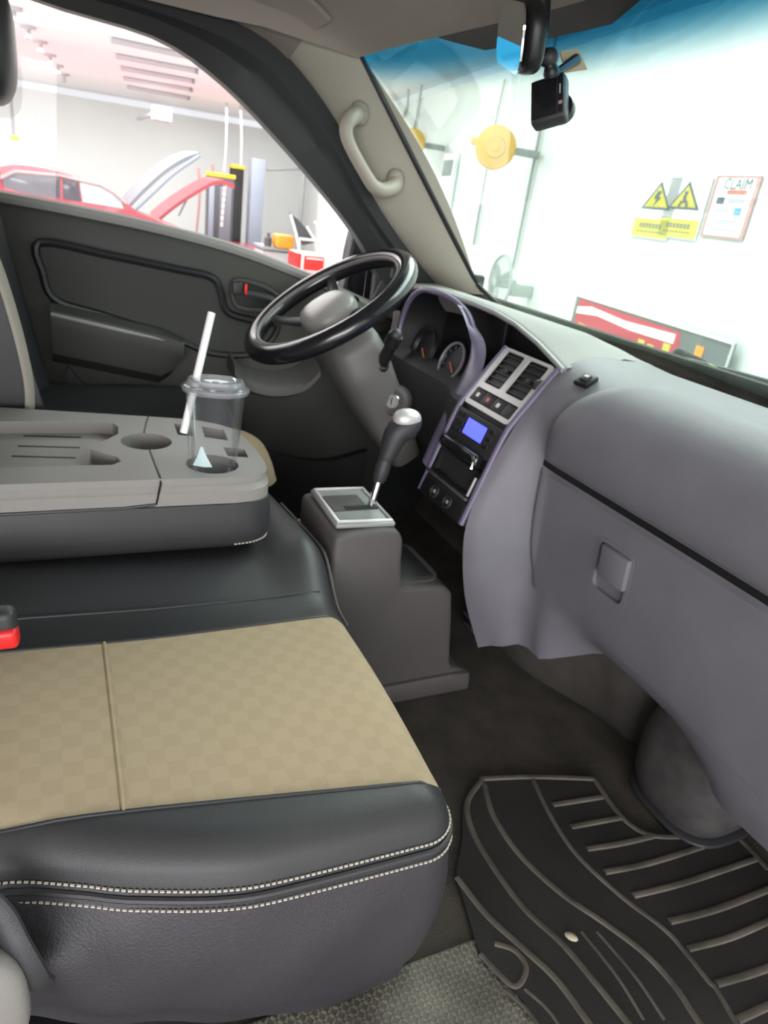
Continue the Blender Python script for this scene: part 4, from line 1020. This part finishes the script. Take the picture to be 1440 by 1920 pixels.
for k_ in range(3):
    a = k_ * 2 * math.pi / 3 + .5
    pts_ = [(R * .12, -.03), (R * .5, -R * .22), (R * .85, -R * .24), (R * .88, R * .12), (R * .5, R * .16), (R * .12, .03)]
    obj('blade', B().prism(pts_, M @ Matrix.Rotation(a, 4, 'Z') @ Matrix.Rotation(.3, 4, 'X'), .006), 'fan_grey', t)
obj('motor', B().lathe([(0, .06), (R * .16, .05), (R * .18, 0), (R * .18, -.14), (0, -.16)], M, 20), 'fan_grey', t)
obj('bracket', B().box((0, -R * .2, -.20), (.08, .10, .20), M, .01), 'fan_grey', t)

def textobj(name, body, size, M, m, parent, align='CENTER'):
    c = bpy.data.curves.new(name, 'FONT'); c.body = body; c.size = size; c.align_x = align; c.align_y = 'CENTER'; c.extrude = .0004; c.resolution_u = 2
    o = bpy.data.objects.new(name, c); C3.objects.link(o)
    dg = bpy.context.evaluated_depsgraph_get(); me = bpy.data.meshes.new_from_object(o.evaluated_get(dg)); bpy.data.objects.remove(o)
    me.transform(M); me.materials.clear(); me.materials.append(MAT[m])
    o = bpy.data.objects.new(name, me); C3.objects.link(o)
    o.parent = parent; o.matrix_parent_inverse = Matrix.Translation(-root_loc(parent)); return o
# two hazard notices
def hazard(u0, v0, u1, v1, label, walker):
    a = onwall(u0, v0); c = onwall(u1, v1); w_, h_ = abs(c[0] - a[0]), abs(a[1] - c[1]); M = wallM((a[0] + c[0]) / 2, (a[1] + c[1]) / 2, .01)
    t = thing('hazard_sign', label, 'sign', tuple(M.translation), 'hazard signs on the front wall')
    obj('sheet', B().box((0, 0, 0), (w_, h_, .006), M), 'sign_white', t, 0)
    obj('caption_band', B().box((0, -h_ * .33, .0045), (w_ * .96, h_ * .30, .003), M), 'sign_yellow', t, 0)
    tri_o = [(-w_ * .40, -h_ * .02), (w_ * .40, -h_ * .02), (0, h_ * .44)]; tri_i = [(-w_ * .31, h_ * .02), (w_ * .31, h_ * .02), (0, h_ * .37)]
    obj('triangle_border', B().prism(tri_o, M @ Matrix.Translation((0, 0, .003)), .002), 'sign_dark', t, 0)
    obj('triangle_field', B().prism(tri_i, M @ Matrix.Translation((0, 0, .005)), .0015), 'sign_yellow', t, 0)
    if walker:
        g = B().box((0, h_ * .25, .0075), (w_ * .08, h_ * .05, .002), M).box((0, 0, 0), (w_ * .07, h_ * .14, .002), M @ Matrix.Translation((-.01 * w_, h_ * .155, .0075)) @ Matrix.Rotation(.25, 4, 'Z'))
        g.box((0, 0, 0), (w_ * .05, h_ * .11, .002), M @ Matrix.Translation((w_ * .07, h_ * .07, .0075)) @ Matrix.Rotation(.5, 4, 'Z')).box((0, 0, 0), (w_ * .05, h_ * .11, .002), M @ Matrix.Translation((-w_ * .09, h_ * .07, .0075)) @ Matrix.Rotation(-.5, 4, 'Z'))
    else:
        g = B().prism([(-.03 * w_, h_ * .28), (.08 * w_, h_ * .28), (.02 * w_, h_ * .18), (.10 * w_, h_ * .18), (-.07 * w_, h_ * .03), (-.01 * w_, h_ * .15), (-.09 * w_, h_ * .15)], M @ Matrix.Translation((0, 0, .0065)), .002)
    obj('pictogram', g, 'sign_dark', t, 0)
    lines = B()
    for k, (wf, yy) in enumerate([(.62, -.27), (.62, -.31), (.70, -.39)]):
        n = 7
        for i in range(n): lines.box((-w_ * wf / 2 + w_ * wf * (i + .5) / n, h_ * yy, .0065), (w_ * wf / n * .7, h_ * (.030 if k < 2 else .018), .001), M)
    obj('caption_marks', lines, 'sign_dark', t, 0)
hazard(1212, 333, 1250, 452, 'yellow and white hazard notice on the wall, the one nearer the fan', False)
hazard(1262, 333, 1304, 452, 'yellow and white hazard notice beside the red-bordered notice', True)
a = onwall(1347, 330); c = onwall(1392, 452); w_, h_ = abs(c[0] - a[0]), abs(a[1] - c[1]); M = wallM((a[0] + c[0]) / 2, (a[1] + c[1]) / 2, .01)
t = thing('notice_board', 'white notice with pink border and small coloured blocks on the wall', 'sign', tuple(M.translation))
obj('sheet', B().box((0, 0, 0), (w_, h_, .006), M), 'sign_pink', t, 0)
obj('field', B().box((0, 0, .003), (w_ * .84, h_ * .92, .004), M), 'sign_white', t, 0)
textobj('heading', 'CLAIM', w_ * .22, M @ Matrix.Translation((.05 * w_, h_ * .36, .006)), 'sign_dark', t)
obj('red_block', B().box((w_ * .08, h_ * .24, .0055), (w_ * .44, h_ * .07, .002), M), 'sign_red', t, 0)
obj('blue_block', B().box((w_ * .22, -h_ * .06, .0055), (w_ * .16, h_ * .12, .002), M), 'sign_blue', t, 0)
obj('dark_block', B().box((-w_ * .24, h_ * .10, .0055), (w_ * .18, h_ * .11, .002), M), 'sign_dark', t, 0)
lines = B()
for (cx_, cy_, ww) in [(.12, .12, .40), (.12, .085, .36), (-.12, -.04, .36), (-.12, -.075, .32), (.02, -.22, .5), (.02, -.26, .36), (.02, -.36, .6)]: lines.box((cx_ * w_, cy_ * h_, .0055), (ww * w_, .016 * h_, .002), M)
obj('text_lines', lines, 'conduit', t, 0)
# long mirror-like board low on the front wall; reflections painted as colour zones
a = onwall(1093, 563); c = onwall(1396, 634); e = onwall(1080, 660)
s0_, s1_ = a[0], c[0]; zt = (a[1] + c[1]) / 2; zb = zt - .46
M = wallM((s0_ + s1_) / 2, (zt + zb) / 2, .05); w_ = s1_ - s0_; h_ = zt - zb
t = thing('mirror_board', 'long mirror-like board low on the front wall with painted reflections', 'board', tuple(M.translation))
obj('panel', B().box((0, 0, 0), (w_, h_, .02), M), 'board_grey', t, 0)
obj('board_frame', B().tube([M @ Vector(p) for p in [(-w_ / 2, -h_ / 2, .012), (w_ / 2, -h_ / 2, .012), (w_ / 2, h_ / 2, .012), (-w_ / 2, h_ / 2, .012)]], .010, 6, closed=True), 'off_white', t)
obj('red_reflection', B().prism([(-.47 * w_, .46 * h_), (.24 * w_, .44 * h_), (.27 * w_, .10 * h_), (.0 * w_, .02 * h_), (-.47 * w_, -.05 * h_)], M @ Matrix.Translation((0, 0, .010)), .003), 'board_red', t, 0)
obj('white_reflection', B().prism([(-.47 * w_, .34 * h_), (-.36 * w_, .40 * h_), (-.1 * w_, .36 * h_), (.22 * w_, .40 * h_), (.22 * w_, .28 * h_), (-.05 * w_, .26 * h_), (-.3 * w_, .30 * h_), (-.47 * w_, .24 * h_)], M @ Matrix.Translation((0, 0, .013)), .002), 'sign_white', t, 0)
obj('orange_reflection', B().prism([(-.43 * w_, .12 * h_), (-.26 * w_, .10 * h_), (-.24 * w_, -.14 * h_), (-.44 * w_, -.10 * h_)], M @ Matrix.Translation((0, 0, .013)), .003), 'orange', t, 0)
obj('orange_reflection', B().prism([(-.22 * w_, -.08 * h_), (-.12 * w_, -.08 * h_), (-.12 * w_, -.26 * h_), (-.22 * w_, -.24 * h_)], M @ Matrix.Translation((0, 0, .013)), .003), 'orange', t, 0)
obj('teal_reflection', B().prism([(-.49 * w_, -.06 * h_), (-.25 * w_, -.14 * h_), (-.25 * w_, -.48 * h_), (-.49 * w_, -.48 * h_)], M @ Matrix.Translation((0, 0, .011)), .002), 'board_teal', t, 0)
obj('reflected_line', B().prism([(-.22 * w_, .02 * h_), (.05 * w_, -.04 * h_), (.05 * w_, -.10 * h_), (-.22 * w_, -.04 * h_)], M @ Matrix.Translation((0, 0, .014)), .002), 'sign_white', t, 0)
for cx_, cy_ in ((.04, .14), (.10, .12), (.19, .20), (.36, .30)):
    obj('gold_reflection', B().box((cx_ * w_, cy_ * h_, .014), (.04 * w_, .12 * h_, .002), M), 'sign_yellow' if cx_ < .3 else 'orange', t, 0)

# ceiling battens, hooks, lamps
for k, (u0, v0, u1, v1) in enumerate([(198, 46, 372, 107), (208, 75, 370, 110), (217, 105, 366, 133), (226, 128, 360, 152), (232, 147, 356, 168), (238, 163, 352, 184),
                                      (490, 158, 545, 172), (478, 174, 562, 196), (466, 190, 568, 212), (455, 206, 572, 228)]):
    a, c = P(u0, v0, z=ZC - .03), P(u1, v1, z=ZC - .03)
    if k == 0: continue
    L_ = (c - a).length; M = frame((a + c) / 2, c - a, (0, 0, 1))
    lab = ['nearest', 'second', 'third', 'fourth', 'fifth'][k - 1] if k < 6 else ['top', 'second', 'third', 'lowest'][k - 6]
    tt = thing('ceiling_batten', ('slim grey ceiling batten, %s of the row above the red car' if k < 6 else 'slim grey ceiling batten, %s of the row near the far corner') % lab, 'ceiling light', tuple(M.translation), 'ceiling battens')
    obj('housing', B().box((0, 0, 0), (L_, .05, .16), M, .01), 'batten', tt)
    obj('end_cap', B().box((L_ / 2 + .02, 0, 0), (.05, .06, .17), M, .01), 'conduit', tt)
HK = ['first and nearest', 'second', 'third', 'fourth', 'fifth', 'last and farthest']
for k, (u, v) in enumerate([(24, 12), (52, 48), (75, 76), (93, 101), (108, 121), (120, 138)]):
    p = P(u, v, z=ZC)
    tag(obj('ceiling_hook', B().lathe([(.10, 0), (.10, -.03), (.03, -.04), (.03, -.12), (.05, -.14), (0, -.15)], Matrix.Translation(p), 12), 'batten'), 'small grey ceiling hook, %s in the row receding to the left wall' % HK[k], 'hook', 'row of ceiling hooks')
for (u, v), lb in (((745, 85), 'lit ceiling lamp nearer the windscreen pillar'), ((815, 50), 'lit ceiling lamp nearer the rear-view mirror')):
    p = P(u, v, z=ZC - .05); M = frame(p, WN, WD)
    tt = thing('ceiling_lamp', lb + ', through the blue tint', 'lamp', tuple(p), 'lit ceiling lamps')
    obj('housing', B().box((0, 0, .02), (.24, .62, .05), M, .01), 'off_white', tt)
    obj('diffuser', B().box((0, 0, -.01), (.20, .58, .02), M, .005), 'tube_light', tt)
p = P(303, 214, x=-14.0)
t = thing('wall_speaker', 'small grey box high on the left wall', 'speaker', tuple(p))
obj('box', B().box(p, (.3, .34, .24), bev=.03), 'batten', t)
obj('bracket', B().box(p + Vector((-1.9, 0, .05)), (3.6, .06, .06)), 'batten', t)
p0, p1 = P(18, 150, x=-17.0), P(17, 230, x=-17.0)
tag(obj('downpipe', B().tube([p0, Vector((p0.x, p0.y, ZG))], .03, 8), 'conduit'), 'thin grey vertical pipe at the edge of the driver window', 'pipe')
p0, p1 = P(577, 245, x=-15.2), P(562, 420, x=-15.2)
tag(obj('corner_pipe', B().tube([p0, p1, p1 - Vector((0, 0, .9))], .05, 8), 'conduit'), 'grey pipe running down the far corner of the workshop', 'pipe')
p0, p1 = P(500, 318, x=-15.6), P(575, 316, x=-15.6)
tag(obj('wall_pipe', B().tube([p0, p1], .03, 8), 'conduit'), 'thin grey horizontal pipe beside the far corner', 'pipe')

# red car with raised bonnet
XR = -11.0
car = thing('red_car', 'red estate car with dark side windows and raised grey bonnet', 'car', (XR - .9, 0.2, ZG))
roofline = [P(u, v, x=XR) for u, v in [(-60, 330), (0, 311), (40, 308), (100, 318), (160, 338), (200, 352), (228, 372), (258, 398)]]
roof = spline(roofline, 24); y0_, y1_ = roof[0].y, roof[-1].y
belt = P(150, 395, x=XR).z
prof_c = [(p.y, p.z) for p in roof] + [(y1_ + .75, belt - .12), (y1_ + 1.0, belt - .45), (y1_ + 1.0, ZG + .3), (y0_ - 1.1, ZG + .3), (y0_ - 1.15, belt - .1), (y0_ - .5, belt + .1)]
obj('body', B().prism(prof_c, frame((XR - 1.7, 0, 0), (0, 1, 0), (0, 0, 1)), 1.7, .03), 'car_red', car, 50)
def win(pix, m, nm='side_window'):
    ps = [P(u, v, x=XR + .012) for u, v in pix]
    return obj(nm, B().prism([(p.y, p.z) for p in ps], frame((XR - .01, 0, 0), (0, 1, 0), (0, 0, 1)), .022, .004), m, car)
win([(0, 335), (28, 322), (112, 330), (113, 372), (60, 366), (10, 352)], 'car_window')
win([(118, 331), (146, 338), (152, 378), (118, 373)], 'car_window')
win([(149, 340), (185, 348), (210, 362), (228, 378), (232, 392), (155, 379)], 'car_window_pale')
obj('window_trim', B().tube([P(u, v, x=XR + .02) for u, v in [(0, 334), (28, 321), (112, 329), (148, 338), (188, 347), (214, 362), (236, 382)]], .022, 6), 'sign_pink', car)
for yy in (y0_ - .6, y1_ + .45):
    for xx in (XR - .1, XR - 1.6):
        wv = obj('wheel', B().lathe([(.0, .1), (.2, .1), (.22, .08), (.33, .09), (.34, 0), (.33, -.09), (0, -.09)], Matrix.Translation((xx, yy, ZG + .34)) @ Matrix.Rotation(math.pi / 2, 4, 'Y'), 24), 'tyre', car)
def bonnet(pix, m, parent, wd, xo):
    ps = spline([P(u, v, x=xo) for u, v in pix], 16)
    rows = [[p + Vector((0, 0, .035)), p + Vector((-wd, 0, .035 + .02)), p + Vector((-wd, 0, -.035)), p + Vector((0, 0, -.035))] for p in ps]
    return obj('bonnet', B().grid(rows, close_u=True, cap=True), m, parent)
bonnet([(235, 396), (268, 360), (310, 322), (345, 300), (374, 290)], 'car_grey', car, 1.3, XR - .1)
obj('bonnet_edge', B().tube(spline([P(u, v, x=XR - .09) for u, v in [(246, 400), (282, 366), (325, 326), (374, 292)]], 14), .035, 6), 'lift_blue', car)
car2 = thing('red_hatchback', 'red hatchback with bonnet propped up in front of the dark lift post', 'car', (XR - 2.6, 2.6, ZG))
XQ = XR - 1.9
obj('body', B().prism([(y1_ + 1.15, ZG + .3), (y1_ + 1.15, -.3), (y1_ + 1.3, -.12), (y1_ + 3.0, -.15), (y1_ + 3.1, ZG + .3)], frame((XQ - 1.6, 0, 0), (0, 1, 0), (0, 0, 1)), 1.6, .04), 'car_red', car2)
bonnet([(298, 412), (330, 386), (370, 360), (400, 344), (420, 342), (440, 350)], 'car_red', car2, 1.2, XQ)
obj('prop_rod', B().tube([P(335, 405, x=XQ - .05), P(350, 375, x=XQ - .05)], .02, 6), 'lift_blue', car2)
for yy in (y1_ + 1.5, y1_ + 2.7):
    obj('wheel', B().lathe([(.0, .1), (.2, .1), (.33, .09), (.34, 0), (.33, -.09), (0, -.09)], Matrix.Translation((XQ - .1, yy, ZG + .34)) @ Matrix.Rotation(math.pi / 2, 4, 'Y'), 20), 'tyre', car2)

# vehicle lift posts
XL = -15.0
def post(label, u0, u1, vt, m, cap, xo, tilt=0.0, strips=()):
    a, c = P(u0, vt, x=xo), P(u1, vt, x=xo); wy = c.y - a.y
    t = thing('lift_post', label, 'lift post', ((xo - .15), (a.y + c.y) / 2, ZG), 'vehicle lift posts')
    zt_ = (a.z + c.z) / 2
    obj('column', B().box((xo - .15, (a.y + c.y) / 2, (zt_ + ZG) / 2), (.3, wy, zt_ - ZG), bev=.015), m, t)
    obj('base_plate', B().box((xo - .15, (a.y + c.y) / 2, ZG + .015), (.4, wy * 1.1, .03), bev=.005), m, t)
    if cap: obj('cap', B().box((xo - .15, (a.y + c.y) / 2, zt_ + .03), (.34, wy * 1.08, .08), bev=.015), 'yellow', t)
    for (f0, f1, mm, ztop_) in strips:
        obj('face_strip', B().box((xo + .012, a.y + wy * (f0 + f1) / 2, (zt_ * ztop_ + ZG) / 2 + (1 - ztop_) * ZG * .0), (.024, wy * (f1 - f0), (zt_ * ztop_ - ZG)), bev=.004), mm, t)
    return t
pA = post('dark lift post with yellow cap and vertical white lettering', 392, 440, 332, 'lift_dark', True, XL, strips=((.02, .22, 'lift_blue', .95), (.45, .9, 'car_grey', .9)))
for k in range(7):
    q = P(421 - k * .9, 352 + k * 11.5, x=XL + .04)
    obj('lettering_stroke', B().box(q, (.01, .055, .10), bev=.004), 'off_white', pA)
post('black lift post with yellow cap behind the lettered post', 436, 458, 316, 'tyre', True, XL - .9)
post('tall plain blue-grey lift post beside the black ones', 474, 499, 298, 'lift_blue', False, XL)
post('blue-grey lift post with yellow cap behind the red car roof', 20, 35, 262, 'lift_blue', True, XL - .6)
for (pix, lb) in (([(452, 312), (453, 250), (450, 180), (451, 146)], 'thin grey cable rising above the yellow post cap'), ([(420, 321), (424, 270), (425, 190)], 'thin grey cable rising above the lettered post')):
    ps = [P(u, v, x=XL - .2) for u, v in pix]; ps[-1].z = max(ps[-1].z, ps[-1].z)
    tag(obj('lift_cable', B().tube(spline(ps + [Vector((ps[-1].x, ps[-1].y, ZC))], 14), .022, 6), 'batten'), lb, 'cable')
for i, (u, v) in enumerate(((372, 325), (398, 318))):
    ps = [P(u, v - 10, x=-16.4), P(u + 2, v + 40, x=-16.4), P(u - 4, v + 110, x=-16.4)]
    tag(obj('hanging_hose', B().tube(spline(ps, 12), .035, 6), 'sign_pink'), ('pale red hose hanging between the bonnet and the lift', 'pale red hose hanging beside the lettered lift post')[i], 'hose')

# workbench corner: red tool trolley, monitor, orange box, bench
XT = -9.5
a, c = P(560, 474, x=XT), P(612, 474, x=XT); zf = ZG
tr = thing('tool_trolley', 'red drawer tool trolley with white frame near the side mirror', 'tool trolley', (XT - .25, (a.y + c.y) / 2, ZG))
wy = c.y - a.y; ztt = a.z
obj('cabinet', B().box((XT - .25, (a.y + c.y) / 2, (ztt + ZG + .12) / 2), (.5, wy, ztt - ZG - .12), bev=.015), 'off_white', tr)
for k in range(4):
    dr = obj('drawer', B().box((XT + .01, (a.y + c.y) / 2 + .03, ztt - .13 - k * .24), (.04, wy * .72, .20), bev=.012), 'red_plastic', tr)
    obj('drawer_pull', B().box((XT + .035, (a.y + c.y) / 2 + .03, ztt - .06 - k * .24), (.02, wy * .6, .02)), 'off_white', dr)
obj('side_panel', B().box((XT - .24, a.y + .02, (ztt + ZG + .12) / 2), (.5, .05, ztt - ZG - .14)), 'red_plastic', tr)
for sy in (a.y + .06, c.y - .06):
    obj('caster', B().lathe([(0, .02), (.06, .02), (.06, -.02), (0, -.02)], Matrix.Translation((XT - .1, sy, ZG + .06)) @ Matrix.Rotation(math.pi / 2, 4, 'Y'), 14), 'tyre', tr)
obj('top_rail', B().tube([Vector((XT, a.y, ztt)), Vector((XT, a.y, ztt + .2)), Vector((XT, c.y, ztt + .2)), Vector((XT, c.y, ztt))], .02, 6), 'off_white', tr)
pm_ = [P(u, v, x=XT - .65) for u, v in [(543, 398), (560, 412), (578, 432), (590, 455), (568, 460), (552, 430)]]
mo = thing('monitor_stand', 'black angled screen on a white stand above the red trolley', 'monitor', (XT - .65, P(575, 470, x=XT - .65).y, ZG))
obj('screen', B().prism([(p.y, p.z) for p in pm_], frame((XT - .70, 0, 0), (0, 1, 0), (0, 0, 1)), .05, .01), 'lift_dark', mo)
for pp_ in ([(545, 402), (556, 440), (562, 475)], [(575, 425), (590, 450), (598, 478)], [(590, 415), (606, 440), (612, 478)]):
    obj('stand_rail', B().tube([P(u, v, x=XT - .65) for u, v in pp_] + [Vector((XT - .65, P(*pp_[-1], x=XT - .65).y, ZG))], .022, 6), 'off_white', mo)
obj('keyboard_tray', B().box(P(588, 450, x=XT - .65), (.1, .30, .04), bev=.01), 'conduit', mo)
a, c = P(492, 462, x=XT - .8), P(552, 462, x=XT - .8)
wbch = thing('workbench', 'grey metal workbench with clutter beside the red trolley', 'workbench', (XT - 1.0, (a.y + c.y) / 2, ZG))
obj('bench_top', B().box((XT - 1.1, (a.y + c.y) / 2, a.z - .02), (.6, c.y - a.y, .05), bev=.01), 'conduit', wbch)
obj('bench_body', B().box((XT - 1.12, (a.y + c.y) / 2, (a.z + ZG) / 2 - .03), (.5, (c.y - a.y) * .92, a.z - ZG - .06), bev=.02), 'batten', wbch)
p = P(532, 440, x=XT - .9)
tag(obj('orange_case', B().box((0, 0, 0), (.3, .30, .20), Matrix.Translation((p.x, p.y, a.z + .105)), .04, 3), 'orange'), 'orange case lying on the grey workbench', 'case')
p = P(503, 446, x=XT - .9)
tag(obj('dark_bottle', B().lathe([(0, 0), (.06, 0), (.06, .12), (.025, .16), (.025, .20), (0, .2)], Matrix.Translation((p.x, p.y, a.z + .006)), 14), 'lift_dark'), 'small dark bottle beside the orange case', 'bottle')
p = P(586, 518, x=XT + .4)
tag(obj('orange_bucket', B().lathe([(0, 0), (.11, 0), (.14, .26), (.15, .27), (.12, .25), (0, .03)], Matrix.Translation((p.x, p.y, ZG)), 20), 'yellow'), 'yellow bucket in front of the red tool trolley', 'bucket')
